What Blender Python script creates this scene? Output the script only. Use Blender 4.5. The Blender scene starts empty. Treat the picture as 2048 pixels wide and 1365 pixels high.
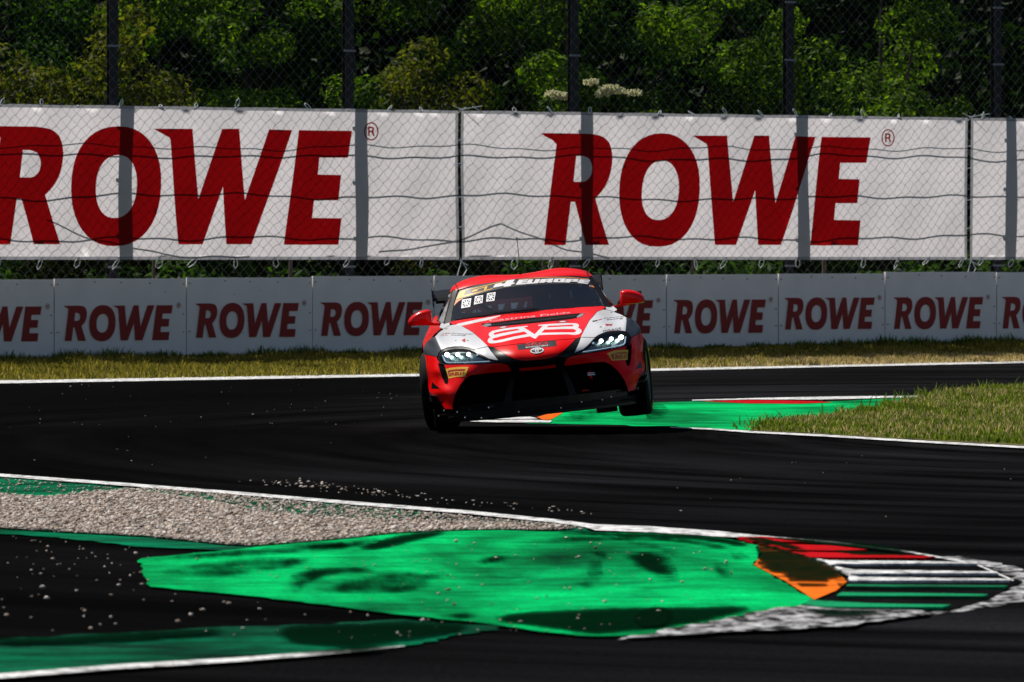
import bpy, bmesh, math, random
import numpy as np
from mathutils import Vector, Matrix
from mathutils.geometry import delaunay_2d_cdt
rnd = random.Random(7)
R_ = math.radians
sc = bpy.context.scene
COL = sc.collection

# ------------------------------------------------------------------ camera
F = 8500.0; CH = 1.565; HY = 500.0          # focal length in photo pixels, camera height, horizon row
cd = bpy.data.cameras.new('camera'); cam = bpy.data.objects.new('camera', cd); COL.objects.link(cam)
cd.sensor_width = 36; cd.lens = F / 2048 * 36
cam.location = (0, 0, CH); cam.rotation_euler = (R_(90), 0, 0)
cd.shift_y = -(682.5 - HY) / 2048
cd.clip_start = .5; cd.clip_end = 2000
cd.dof.use_dof = True; cd.dof.focus_distance = 36.6; cd.dof.aperture_fstop = 6.5
sc.camera = cam

# ------------------------------------------------------------------ light
SUN_EL = R_(57); SUN_AZ = math.atan2(-.803, .597)
S = Vector((math.sin(SUN_AZ) * math.cos(SUN_EL), math.cos(SUN_AZ) * math.cos(SUN_EL), math.sin(SUN_EL)))
w = bpy.data.worlds.new('World'); sc.world = w; w.use_nodes = True
nt = w.node_tree; sky = nt.nodes.new('ShaderNodeTexSky'); sky.sky_type = 'NISHITA'; sky.sun_disc = False
sky.sun_elevation = SUN_EL; sky.sun_rotation = SUN_AZ; sky.air_density = 1.0; sky.dust_density = 1.0
bg = nt.nodes['Background']; nt.links.new(sky.outputs[0], bg.inputs[0]); bg.inputs[1].default_value = 0.055
sd = bpy.data.lights.new('sun', 'SUN'); sun = bpy.data.objects.new('sun', sd); COL.objects.link(sun)
sd.energy = 5.0; sd.angle = R_(.5); sd.color = (1, .95, .87)
sun.rotation_euler = S.to_track_quat('Z', 'Y').to_euler(); sun.location = (-20, 20, 40)
vs = sc.view_settings; vs.view_transform = 'Standard'; vs.look = 'None'; vs.exposure = 0; vs.gamma = 1

# ------------------------------------------------------------------ materials
def newmat(name):
    m = bpy.data.materials.new(name); m.use_nodes = True
    t = m.node_tree; b = t.nodes['Principled BSDF']; return m, t, b
def N(t, typ, **k):
    n = t.nodes.new(typ)
    for a, v in k.items(): setattr(n, a, v)
    return n
def mat(name, c, rough=.5, metal=0, spec=.5, coat=0, var=0, vscale=20, bump=0, bscale=60, emit=None, estr=0):
    m, t, b = newmat(name)
    b.inputs['Base Color'].default_value = (*c, 1); b.inputs['Roughness'].default_value = rough
    b.inputs['Metallic'].default_value = metal; b.inputs['Specular IOR Level'].default_value = spec
    b.inputs['Coat Weight'].default_value = coat; b.inputs['Coat Roughness'].default_value = .04
    tc = N(t, 'ShaderNodeTexCoord')
    if var:
        n = N(t, 'ShaderNodeTexNoise'); n.inputs['Scale'].default_value = vscale; n.inputs['Detail'].default_value = 6
        t.links.new(tc.outputs['Object'], n.inputs[0])
        mr = N(t, 'ShaderNodeMapRange'); mr.inputs[3].default_value = 1 - var; mr.inputs[4].default_value = 1 + var
        mr.inputs[1].default_value = .3; mr.inputs[2].default_value = .7
        t.links.new(n.outputs[0], mr.inputs[0])
        mx = N(t, 'ShaderNodeVectorMath', operation='SCALE'); mx.inputs[0].default_value = c
        t.links.new(mr.outputs[0], mx.inputs['Scale']); t.links.new(mx.outputs[0], b.inputs['Base Color'])
    if bump:
        n2 = N(t, 'ShaderNodeTexNoise'); n2.inputs['Scale'].default_value = bscale; n2.inputs['Detail'].default_value = 4
        t.links.new(tc.outputs['Object'], n2.inputs[0])
        bm_ = N(t, 'ShaderNodeBump'); bm_.inputs['Strength'].default_value = bump; bm_.inputs['Distance'].default_value = .01
        t.links.new(n2.outputs[0], bm_.inputs['Height']); t.links.new(bm_.outputs[0], b.inputs['Normal'])
    if emit:
        b.inputs['Emission Color'].default_value = (*emit, 1); b.inputs['Emission Strength'].default_value = estr
    return m
M = {}
M['red'] = mat('red_wrap', (.86, .001, .001), .36, spec=.16, coat=.12)
M['red2'] = mat('red_mirror', (.80, .002, .002), .25, spec=.25, coat=.25)
M['white'] = mat('white_wrap', (.78, .78, .8), .35, coat=.6)
M['dkgrey'] = mat('grey_wrap', (.035, .04, .05), .4, spec=.35)
M['black'] = mat('black_trim', (.003, .003, .0035), .35, spec=.22)
M['matte'] = mat('matte_black', (.002, .002, .002), .9, spec=.05)
M['carbon'] = mat('carbon', (.003, .0035, .005), .2, spec=.35)
M['rubber'] = mat('tyre_rubber', (.004, .004, .004), .8, spec=.15, var=.3, vscale=30)
M['rim'] = mat('rim_metal', (.12, .12, .13), .35, metal=.8)
M['yellow'] = mat('yellow_print', (.85, .47, .03), .4, coat=.4)
M['orange'] = mat('orange_print', (.9, .28, .06), .4, coat=.4)
M['pwhite'] = mat('white_print', (.88, .85, .86), .35, coat=.4)
M['pred'] = mat('red_print', (.45, .01, .01), .4)
M['pblack'] = mat('black_print', (.01, .01, .012), .4)
M['bulb'] = mat('lit_lamp', (1, 1, 1), .3, emit=(.95, 1, 1), estr=9)
M['drl'] = mat('light_strip', (.7, .8, .9), .25, emit=(.6, .75, .9), estr=.45)
M['chrome'] = mat('lamp_reflector', (.30, .38, .36), .22, metal=.9)
M['suit'] = mat('race_suit', (.02, .02, .025), .7)
M['helmet'] = mat('helmet_shell', (.05, .05, .06), .25, coat=.8)
M['metal'] = mat('galvanised', (.22, .24, .27), .45, metal=.5, var=.15, vscale=5)
M['post'] = mat('dark_steel_post', (.02, .021, .025), .5, metal=.4, var=.3, vscale=4)
M['tie'] = mat('white_tie', (.8, .85, .85), .5)
M['trunk'] = mat('bark', (.05, .04, .03), .9, var=.4, vscale=15)
M['wood'] = mat('weathered_wood', (.12, .10, .085), .8, var=.3, vscale=12)
M['flower'] = mat('blossom', (.62, .60, .32), .8, spec=.1)

def glassmat(name, tint, fres=1.35, rough=.02):
    m, t, b = newmat(name); t.nodes.remove(b); o = t.nodes['Material Output']
    tr = N(t, 'ShaderNodeBsdfTransparent'); tr.inputs[0].default_value = (*tint, 1)
    gl = N(t, 'ShaderNodeBsdfGlossy'); gl.inputs['Roughness'].default_value = rough
    f = N(t, 'ShaderNodeFresnel'); f.inputs[0].default_value = fres; mx = N(t, 'ShaderNodeMixShader')
    t.links.new(f.outputs[0], mx.inputs[0]); t.links.new(tr.outputs[0], mx.inputs[1]); t.links.new(gl.outputs[0], mx.inputs[2])
    t.links.new(mx.outputs[0], o.inputs[0]); return m
M['glass'] = glassmat('windscreen_glass', (.72, .88, .95), 2.0)
M['lens'] = glassmat('lamp_lens', (.9, .95, .97), 1.35)

def paintmat(name, c, wear_c=(.012, .012, .013), amt=.5, scale=1.0, stretch=(1, 1, 1), rough=.55, two=False):
    """painted asphalt worn and streaked by tyres"""
    m, t, b = newmat(name); tc = N(t, 'ShaderNodeTexCoord')
    mp = N(t, 'ShaderNodeMapping'); mp.inputs['Scale'].default_value = stretch
    t.links.new(tc.outputs['Object'], mp.inputs[0])
    n = N(t, 'ShaderNodeTexNoise'); n.inputs['Scale'].default_value = scale; n.inputs['Detail'].default_value = 9; n.inputs['Roughness'].default_value = .62
    n.inputs['Distortion'].default_value = .6
    t.links.new(mp.outputs[0], n.inputs[0])
    mr = N(t, 'ShaderNodeMapRange'); mr.inputs[1].default_value = .62 - amt * .3; mr.inputs[2].default_value = .86 - amt * .3
    t.links.new(n.outputs[0], mr.inputs[0])
    n3 = N(t, 'ShaderNodeTexNoise'); n3.inputs['Scale'].default_value = scale * .9; n3.inputs['Detail'].default_value = 5; n3.inputs['Distortion'].default_value = 1.6
    mp3 = N(t, 'ShaderNodeMapping'); mp3.inputs['Scale'].default_value = (stretch[0], stretch[1] * .6, 1); mp3.inputs['Location'].default_value = (7, 3, 0); mp3.inputs['Rotation'].default_value = (0, 0, .5)
    t.links.new(tc.outputs['Object'], mp3.inputs[0]); t.links.new(mp3.outputs[0], n3.inputs[0])
    m3 = N(t, 'ShaderNodeMapRange'); m3.inputs[1].default_value = .40; m3.inputs[2].default_value = .66; m3.inputs[3].default_value = 1.3; m3.inputs[4].default_value = .40
    t.links.new(n3.outputs[0], m3.inputs[0])
    g = N(t, 'ShaderNodeTexNoise'); g.inputs['Scale'].default_value = 55; g.inputs['Detail'].default_value = 3
    t.links.new(tc.outputs['Object'], g.inputs[0])
    gm = N(t, 'ShaderNodeMapRange'); gm.inputs[1].default_value = .3; gm.inputs[2].default_value = .7; gm.inputs[3].default_value = .72; gm.inputs[4].default_value = 1.12
    t.links.new(g.outputs[0], gm.inputs[0])
    n4 = N(t, 'ShaderNodeTexNoise'); n4.inputs['Scale'].default_value = 2.6; n4.inputs['Detail'].default_value = 11; n4.inputs['Roughness'].default_value = .78; n4.inputs['Distortion'].default_value = .4
    mp4 = N(t, 'ShaderNodeMapping'); mp4.inputs['Scale'].default_value = (.55, 1.5, 1); mp4.inputs['Rotation'].default_value = (0, 0, -.25); t.links.new(tc.outputs['Object'], mp4.inputs[0]); t.links.new(mp4.outputs[0], n4.inputs[0])
    m4 = N(t, 'ShaderNodeMapRange'); m4.inputs[1].default_value = .42; m4.inputs[2].default_value = .64; m4.inputs[3].default_value = 1.15; m4.inputs[4].default_value = .45; t.links.new(n4.outputs[0], m4.inputs[0])
    gp = N(t, 'ShaderNodeMath', operation='MULTIPLY'); t.links.new(m3.outputs[0], gp.inputs[0]); t.links.new(m4.outputs[0], gp.inputs[1])
    gq = N(t, 'ShaderNodeMath', operation='MULTIPLY'); t.links.new(gm.outputs[0], gq.inputs[0]); t.links.new(gp.outputs[0], gq.inputs[1])
    mx = N(t, 'ShaderNodeMix', data_type='RGBA'); mx.inputs[6].default_value = (*c, 1); mx.inputs[7].default_value = (*wear_c, 1)
    t.links.new(mr.outputs[0], mx.inputs[0])
    sc_ = N(t, 'ShaderNodeVectorMath', operation='SCALE'); t.links.new(mx.outputs[2], sc_.inputs[0]); t.links.new((gq if two else gm).outputs[0], sc_.inputs['Scale'])
    t.links.new(sc_.outputs[0], b.inputs['Base Color'])
    b.inputs['Roughness'].default_value = .9; b.inputs['Specular IOR Level'].default_value = .015
    bp = N(t, 'ShaderNodeBump'); bp.inputs['Strength'].default_value = .35; bp.inputs['Distance'].default_value = .006
    t.links.new(g.outputs[0], bp.inputs['Height']); t.links.new(bp.outputs[0], b.inputs['Normal'])
    return m
GREEN = (.0, .50, .13)
M['green'] = paintmat('green_paint', GREEN, (.0, .07, .025), .5, .75, (1, .5, 1), two=True)
M['green_dk'] = paintmat('worn_green_paint', (.0, .20, .085), (.004, .03, .018), .75, 1.0, (.5, 1.3, 1), two=True)
M['green_far'] = paintmat('far_green_paint', (.0, .46, .12), (.002, .08, .03), .4, .7, (.6, 1, 1), two=True)
M['line'] = paintmat('white_line_paint', (.80, .80, .80), (.04, .04, .04), .58, 11, (1, 1, 1))
M['line_w'] = paintmat('scuffed_white_paint', (.66, .66, .68), (.012, .012, .012), .95, 15, (.8, .5, 1))
M['kred'] = paintmat('red_kerb_paint', (.5, .006, .01), (.03, .004, .004), .4, 3, (.4, 2, 1))
M['korange'] = paintmat('orange_kerb_paint', (.85, .17, .015), (.012, .008, .008), .5, 2.2, (1, 1, 1))
M['korange2'] = paintmat('far_orange_paint', (.85, .14, .015), (.02, .01, .01), .3, 1.6, (1, 1, 1))
M['kblack'] = paintmat('kerb_black', (.003, .003, .003), (.008, .008, .008), .5, 3)

def asphaltmat():
    m, t, b = newmat('track_asphalt'); tc = N(t, 'ShaderNodeTexCoord')
    # aggregate
    g = N(t, 'ShaderNodeTexNoise'); g.inputs['Scale'].default_value = 45; g.inputs['Detail'].default_value = 3
    t.links.new(tc.outputs['Object'], g.inputs[0])
    # tyre streaks bending around the corner: rings about a far centre on the right
    mp = N(t, 'ShaderNodeVectorMath', operation='SUBTRACT'); mp.inputs[1].default_value = (8, 36, 0)
    t.links.new(tc.outputs['Object'], mp.inputs[0])
    sx = N(t, 'ShaderNodeSeparateXYZ'); t.links.new(mp.outputs[0], sx.inputs[0])
    ln = N(t, 'ShaderNodeVectorMath', operation='LENGTH')
    sq = N(t, 'ShaderNodeVectorMath', operation='MULTIPLY'); sq.inputs[1].default_value = (1, 1, 0)
    t.links.new(mp.outputs[0], sq.inputs[0]); t.links.new(sq.outputs[0], ln.inputs[0])
    at = N(t, 'ShaderNodeMath', operation='ARCTAN2'); t.links.new(sx.outputs[1], at.inputs[0]); t.links.new(sx.outputs[0], at.inputs[1])
    am = N(t, 'ShaderNodeMath', operation='MULTIPLY'); am.inputs[1].default_value = .9; t.links.new(at.outputs[0], am.inputs[0])
    cx = N(t, 'ShaderNodeCombineXYZ'); t.links.new(ln.outputs['Value'], cx.inputs[0]); t.links.new(am.outputs[0], cx.inputs[1])
    s = N(t, 'ShaderNodeTexNoise'); s.inputs['Scale'].default_value = 1.9; s.inputs['Detail'].default_value = 7; s.inputs['Roughness'].default_value = .6
    t.links.new(cx.outputs[0], s.inputs[0])
    big = N(t, 'ShaderNodeTexNoise'); big.inputs['Scale'].default_value = .16; big.inputs['Detail'].default_value = 2
    t.links.new(tc.outputs['Object'], big.inputs[0])
    r1 = N(t, 'ShaderNodeMapRange'); r1.inputs[1].default_value = .38; r1.inputs[2].default_value = .66; r1.inputs[3].default_value = .12; r1.inputs[4].default_value = 1.9
    t.links.new(s.outputs[0], r1.inputs[0])
    r2 = N(t, 'ShaderNodeMapRange'); r2.inputs[1].default_value = .35; r2.inputs[2].default_value = .65; r2.inputs[3].default_value = .35; r2.inputs[4].default_value = 1.6
    t.links.new(big.outputs[0], r2.inputs[0])
    r3 = N(t, 'ShaderNodeMapRange'); r3.inputs[1].default_value = .3; r3.inputs[2].default_value = .7; r3.inputs[3].default_value = .4; r3.inputs[4].default_value = 1.6
    t.links.new(g.outputs[0], r3.inputs[0])
    a = N(t, 'ShaderNodeMath', operation='MULTIPLY'); t.links.new(r1.outputs[0], a.inputs[0]); t.links.new(r2.outputs[0], a.inputs[1])
    # base colour scaled across x: darker towards the left, paler towards the right
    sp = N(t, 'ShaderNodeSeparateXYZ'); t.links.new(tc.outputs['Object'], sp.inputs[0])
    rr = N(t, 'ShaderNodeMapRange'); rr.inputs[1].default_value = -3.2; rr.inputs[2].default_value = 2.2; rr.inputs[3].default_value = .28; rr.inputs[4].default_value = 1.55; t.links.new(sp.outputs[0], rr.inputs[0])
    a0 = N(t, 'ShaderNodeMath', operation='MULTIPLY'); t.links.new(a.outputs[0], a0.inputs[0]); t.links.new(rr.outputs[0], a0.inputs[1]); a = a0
    a2 = N(t, 'ShaderNodeMath', operation='MULTIPLY'); t.links.new(a.outputs[0], a2.inputs[0]); t.links.new(r3.outputs[0], a2.inputs[1])
    v = N(t, 'ShaderNodeVectorMath', operation='SCALE'); v.inputs[0].default_value = (.0038, .0038, .0043)
    t.links.new(a2.outputs[0], v.inputs['Scale']); t.links.new(v.outputs[0], b.inputs['Base Color'])
    b.inputs['Roughness'].default_value = 1; b.inputs['Specular IOR Level'].default_value = .01
    bp = N(t, 'ShaderNodeBump'); bp.inputs['Strength'].default_value = .5; bp.inputs['Distance'].default_value = .008
    t.links.new(g.outputs[0], bp.inputs['Height']); t.links.new(bp.outputs[0], b.inputs['Normal'])
    return m
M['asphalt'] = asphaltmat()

def leafmat(name, c1, c2, trans=.5, tcol=None):
    m, t, b = newmat(name); o = t.nodes['Material Output']
    gi = N(t, 'ShaderNodeNewGeometry'); cr = N(t, 'ShaderNodeMix', data_type='RGBA')
    cr.inputs[6].default_value = (*c1, 1); cr.inputs[7].default_value = (*c2, 1)
    t.links.new(gi.outputs['Random Per Island'], cr.inputs[0])
    t.links.new(cr.outputs[2], b.inputs['Base Color']); b.inputs['Roughness'].default_value = .6; b.inputs['Specular IOR Level'].default_value = .1
    tl = N(t, 'ShaderNodeBsdfTranslucent'); sm = N(t, 'ShaderNodeVectorMath', operation='MULTIPLY'); sm.inputs[1].default_value = tcol or (1.5, 1.7, .6)
    t.links.new(cr.outputs[2], sm.inputs[0]); t.links.new(sm.outputs[0], tl.inputs[0])
    mx = N(t, 'ShaderNodeMixShader'); mx.inputs[0].default_value = trans
    t.links.new(b.outputs[0], mx.inputs[1]); t.links.new(tl.outputs[0], mx.inputs[2]); t.links.new(mx.outputs[0], o.inputs[0])
    return m
M['leaf1'] = leafmat('leaves_green', (.012, .042, .002), (.14, .23, .012))
M['leaf2'] = leafmat('leaves_dark', (.012, .035, .006), (.05, .11, .012), .4)
M['leaf3'] = leafmat('leaves_olive', (.03, .05, .005), (.14, .135, .014))
M['wood_far'] = leafmat('woodland_leaves', (.006, .016, .004), (.02, .045, .008), .3)
M['grass'] = leafmat('grass_blades', (.03, .075, .007), (.26, .31, .05), .5, (1.2, 1.3, .6))
M['grass_dry'] = leafmat('dry_grass_blades', (.40, .30, .15), (.80, .64, .36), .5, (1, 1, .8))
M['grass_olive'] = leafmat('verge_blades', (.06, .07, .010), (.38, .32, .08), .5, (1.2, 1.2, .6))
M['soil'] = mat('grass_soil', (.10, .09, .03), .95, spec=.1, var=.5, vscale=3)
M['hill'] = mat('wooded_hill', (.008, .014, .005), .95, spec=.1, var=.5, vscale=1)

def clothmat(name, c, tr, trc):
    m, t, b = newmat(name); o = t.nodes['Material Output']; tc = N(t, 'ShaderNodeTexCoord')
    b.inputs['Base Color'].default_value = (*c, 1); b.inputs['Roughness'].default_value = .6; b.inputs['Specular IOR Level'].default_value = .2
    n = N(t, 'ShaderNodeTexNoise'); n.inputs['Scale'].default_value = 1.1; n.inputs['Detail'].default_value = 3
    t.links.new(tc.outputs['Object'], n.inputs[0])
    bp = N(t, 'ShaderNodeBump'); bp.inputs['Strength'].default_value = .5; bp.inputs['Distance'].default_value = .05
    t.links.new(n.outputs[0], bp.inputs['Height']); t.links.new(bp.outputs[0], b.inputs['Normal'])
    tl = N(t, 'ShaderNodeBsdfTranslucent'); tl.inputs[0].default_value = (*trc, 1); t.links.new(bp.outputs[0], tl.inputs['Normal'])
    mx = N(t, 'ShaderNodeMixShader'); mx.inputs[0].default_value = tr
    t.links.new(b.outputs[0], mx.inputs[1]); t.links.new(tl.outputs[0], mx.inputs[2]); t.links.new(mx.outputs[0], o.inputs[0])
    return m
M['cloth'] = clothmat('banner_cloth', (.88, .88, .93), .64, (.96, .92, .97))
M['cloth_red'] = clothmat('banner_red_ink', (.30, .002, .003), .55, (.30, .002, .004))
M['cloth_hem'] = clothmat('banner_hem', (.5, .5, .54), .5, (.42, .42, .46))
M['board'] = mat('barrier_board', (.92, .88, .86), .5, var=.06, vscale=2, bump=.15, bscale=6)
M['board_red'] = mat('barrier_ink', (.28, .005, .005), .5)
M['screw'] = mat('rusty_screw', (.10, .06, .05), .7)
def stonemat():
    m, t, b = newmat('gravel_stone'); gi = N(t, 'ShaderNodeNewGeometry'); cr = N(t, 'ShaderNodeValToRGB')
    e = cr.color_ramp.elements; e[0].color = (.10, .085, .07, 1); e[0].position = 0; e[1].color = (.82, .74, .66, 1); e[1].position = 1
    for p, c in ((.2, (.30, .22, .17, 1)), (.5, (.54, .43, .35, 1)), (.75, (.44, .39, .36, 1))):
        x = cr.color_ramp.elements.new(p); x.color = c
    t.links.new(gi.outputs['Random Per Island'], cr.inputs[0]); t.links.new(cr.outputs[0], b.inputs['Base Color'])
    b.inputs['Roughness'].default_value = .75; b.inputs['Specular IOR Level'].default_value = .3
    return m
M['stone'] = stonemat()

# ------------------------------------------------------------------ object helpers
def tag(o, label=None, cat=None, group=None, kind=None):
    if label: o['label'] = label
    if cat: o['category'] = cat
    if group: o['group'] = group
    if kind: o['kind'] = kind
    return o
def mesh(name, verts, faces, mats, parent=None, midx=None, smooth=False):
    me = bpy.data.meshes.new(name); me.from_pydata([tuple(v) for v in verts], [], faces)
    for m_ in (mats if isinstance(mats, (list, tuple)) else [mats]): me.materials.append(M[m_] if isinstance(m_, str) else m_)
    if midx is not None: me.polygons.foreach_set('material_index', midx)
    if smooth: me.polygons.foreach_set('use_smooth', [True] * len(me.polygons))
    me.update()
    o = bpy.data.objects.new(name, me); COL.objects.link(o)
    if parent: o.parent = parent
    return o
def empty(name, loc=(0, 0, 0), rot=(0, 0, 0)):
    o = bpy.data.objects.new(name, None); COL.objects.link(o); o.location = loc; o.rotation_euler = rot; o.empty_display_size = .2; return o
class MB:
    def __init__(s): s.v = []; s.f = []
    def add(s, vs_, fs):
        k = len(s.v); s.v += [tuple(v) for v in vs_]; s.f += [tuple(i + k for i in f) for f in fs]; return s
    def box(s, a, b, mtx=None):
        x0, y0, z0 = a; x1, y1, z1 = b
        v = [Vector(p) for p in ((x0, y0, z0), (x1, y0, z0), (x1, y1, z0), (x0, y1, z0), (x0, y0, z1), (x1, y0, z1), (x1, y1, z1), (x0, y1, z1))]
        if mtx: v = [mtx @ p for p in v]
        return s.add(v, [(0, 3, 2, 1), (4, 5, 6, 7), (0, 1, 5, 4), (1, 2, 6, 5), (2, 3, 7, 6), (3, 0, 4, 7)])
    def tube(s, pts, r, n=6, cap=True):
        pts = [Vector(p) for p in pts]; rs = r if isinstance(r, (list, tuple)) else [r] * len(pts); vs_ = []; fs = []
        for i, p in enumerate(pts):
            d = (pts[min(i + 1, len(pts) - 1)] - pts[max(i - 1, 0)]).normalized()
            u = d.cross(Vector((0, 0, 1)) if abs(d.z) < .9 else Vector((1, 0, 0))).normalized(); q = d.cross(u)
            for k in range(n):
                a = 2 * math.pi * k / n; vs_.append(p + (u * math.cos(a) + q * math.sin(a)) * rs[i])
        for i in range(len(pts) - 1):
            for k in range(n): fs.append((i * n + k, i * n + (k + 1) % n, (i + 1) * n + (k + 1) % n, (i + 1) * n + k))
        if cap: fs.append(tuple(range(n - 1, -1, -1))); fs.append(tuple(range((len(pts) - 1) * n, len(pts) * n)))
        return s.add(vs_, fs)
    def build(s, name, m, parent=None, smooth=False): return mesh(name, s.v, s.f, m, parent, smooth=smooth)
def inside(p, poly):
    x, y = p; c = False; n = len(poly)
    for i in range(n):
        x1, y1 = poly[i]; x2, y2 = poly[i - 1]
        if (y1 > y) != (y2 > y) and x < (x2 - x1) * (y - y1) / (y2 - y1) + x1: c = not c
    return c
def area2(p): return sum(p[i - 1][0] * p[i][1] - p[i][0] * p[i - 1][1] for i in range(len(p)))
def refine(poly, step):
    out = []
    for i in range(len(poly)):
        a = poly[i]; b = poly[(i + 1) % len(poly)]; d = math.hypot(b[0] - a[0], b[1] - a[1]); n = max(1, int(math.ceil(d / step)))
        for k in range(n): out.append((a[0] + (b[0] - a[0]) * k / n, a[1] + (b[1] - a[1]) * k / n))
    return out
def spline(pts, n=4, closed=True):
    """Catmull-Rom through the points"""
    out = []; L = len(pts)
    for i in range(L if closed else L - 1):
        P = [pts[(i + k) % L] if closed else pts[min(max(i + k, 0), L - 1)] for k in (-1, 0, 1, 2)]
        for k in range(n):
            t = k / n
            out.append(tuple(.5 * ((2 * P[1][j]) + (-P[0][j] + P[2][j]) * t + (2 * P[0][j] - 5 * P[1][j] + 4 * P[2][j] - P[3][j]) * t * t + (-P[0][j] + 3 * P[1][j] - 3 * P[2][j] + P[3][j]) * t ** 3) for j in (0, 1)))
    if not closed: out.append(tuple(pts[-1]))
    return out
def tri(outline, holes=(), step=None, grid=None):
    """triangulate an outline with holes; returns 2-D verts and faces"""
    loops = [outline] + list(holes)
    if step: loops = [refine(l, step) for l in loops]
    V = []; E = []
    for l in loops:
        k = len(V); V += [Vector(p) for p in l]; E += [(k + i, k + (i + 1) % len(l)) for i in range(len(l))]
    if grid:
        gx, gy = grid; xs = [p[0] for p in outline]; ys = [p[1] for p in outline]
        x = math.floor(min(xs) / gx) * gx + gx * .37
        while x < max(xs):
            y = math.floor(min(ys) / gy) * gy + gy * .41
            while y < max(ys):
                if inside((x, y), loops[0]) and not any(inside((x, y), h) for h in loops[1:]): V.append(Vector((x, y)))
                y += gy
            x += gx
    r = delaunay_2d_cdt(V, E, [], 0, 1e-6)
    vv = [tuple(v) for v in r[0]]; ff = []
    for f in r[2]:
        c = (sum(vv[i][0] for i in f) / len(f), sum(vv[i][1] for i in f) / len(f))
        if inside(c, loops[0]) and not any(inside(c, h) for h in loops[1:]):
            ff.append(tuple(f) if area2([vv[i] for i in f]) > 0 else tuple(reversed(f)))
    return vv, ff
def flat(c2d, ext, z0, z1): return None

# ------------------------------------------------------------------ ground: sheets laid over one another
DIP = .13
def gh(Y):
    t = max(0, min(1, (Y - 37.5) / 3.4)); return -DIP * (t * t * (3 - 2 * t) * .35 + t * .65)
def G(px, py):
    """where the sight line through a photo pixel meets the ground (the track falls away behind the car)"""
    Y = F * (CH + (DIP if py < 851.5 else 0)) / (py - HY); return ((px - 1024) * Y / F, Y)
def sheet(name, pts, z, m, px=True, step=None, parent=None, grid=None, rag=0):
    p = [G(*q) for q in pts] if px else pts
    if max(q[1] for q in p) > 37: grid = grid or (1.3, .31); step = min(step or .5, .5)
    if area2(p) < 0: p = p[::-1]
    if rag:
        p = refine(p, .07); q = []
        for i, a in enumerate(p):
            b = p[(i + 1) % len(p)]; c = p[i - 1]; d = Vector((b[0] - c[0], b[1] - c[1])).normalized()
            o = rag * (.5 * math.sin(i * .9 + 2 * math.sin(i * .37)) + .6 * rnd.uniform(-1, 1) + .5 * math.sin(i * .13)); q.append((a[0] - d.y * o, a[1] + d.x * o))
        p = q; step = None
    V, Fc = tri(p, step=step, grid=grid)
    return mesh(name, [(x, y, z + gh(y)) for x, y in V], Fc, m, parent)
tag(mesh('ground', [(-300, -100, -.2), (300, -100, -.2), (300, 500, -.2), (-300, 500, -.2)], [(0, 1, 2, 3)], 'soil'), kind='structure')
W0 = Vector((-7.288, 60.5)); WD = Vector((15.42, 7.0)); WL = WD.length; WT = WD / WL; WN = Vector((-WT.y, WT.x))
def wp(px): # distance along the wall that photo column px meets
    c = (px - 1024) / F; return (c * W0.y - W0.x) / (WD.x - c * WD.y) * WL
def wx(s, off=0): return W0 + WT * s + WN * off
def wz(px, py, off=0):
    p = wx(wp(px), off); return CH - (py - HY) * p.y / F
far_edge = [G(-900, 790), G(-300, 772), (G(0, 763)), G(500, 755), G(850, 749.5), G(1300, 739), G(1700, 731), G(2048, 724), G(2600, 712)]
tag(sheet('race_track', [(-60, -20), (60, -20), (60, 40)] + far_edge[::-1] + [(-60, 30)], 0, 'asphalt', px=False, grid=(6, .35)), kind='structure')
# verge rising gently to the boards
gb = lambda s: -.015 + .095 * max(0, min(1.3, s / WL))
va = far_edge; vb = [wx((p[0] - W0.x) / WT.x * 1.0, .0) for p in va]
vb = [wx(-9), wx(-3), wx(0), wx(4), wx(7), wx(11), wx(14), wx(17), wx(24)]
vv = []; ff = []
for i in range(len(va)):
    s = (vb[i] - W0).dot(WT)
    for k in range(7):
        t = k / 6; p = Vector(va[i]).lerp(vb[i] + WN * .6, t); vv.append((p.x, p.y, -DIP + .004 + (gb(s) + DIP) * t ** 1.5))
for i in range(len(va) - 1):
    for k in range(6): a = i * 7 + k; ff.append((a, a + 7, a + 8, a + 1))
tag(mesh('grass_verge', vv, ff, 'soil'), kind='structure')
def zverge(p):
    # height of the verge under point p
    s = (Vector(p) - W0).dot(WT); d = -(Vector(p) - W0).dot(WN); t = max(0, min(1, 1 - d / 9.5)); return .004 + gb(s) * t ** 1.5
def strip(name, c, wd, z, m, **k):
    """band along a centre line given in photo pixels: (x, y, half height in pixels)"""
    up = [(x, y - h) for x, y, h in c]; dn = [(x, y + h) for x, y, h in c]
    return sheet(name, up + dn[::-1], z, m, step=.5, **k)
def st(o): return tag(o, kind='structure')
st(strip('far_track_line', [(-600, 783, 4), (0, 765.5, 3), (500, 757, 2.8), (850, 751, 2.6), (1300, 741, 2.3), (1700, 732.5, 2), (2048, 725.5, 1.9), (2500, 716, 1.8)], 0, .008, 'line'))
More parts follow.
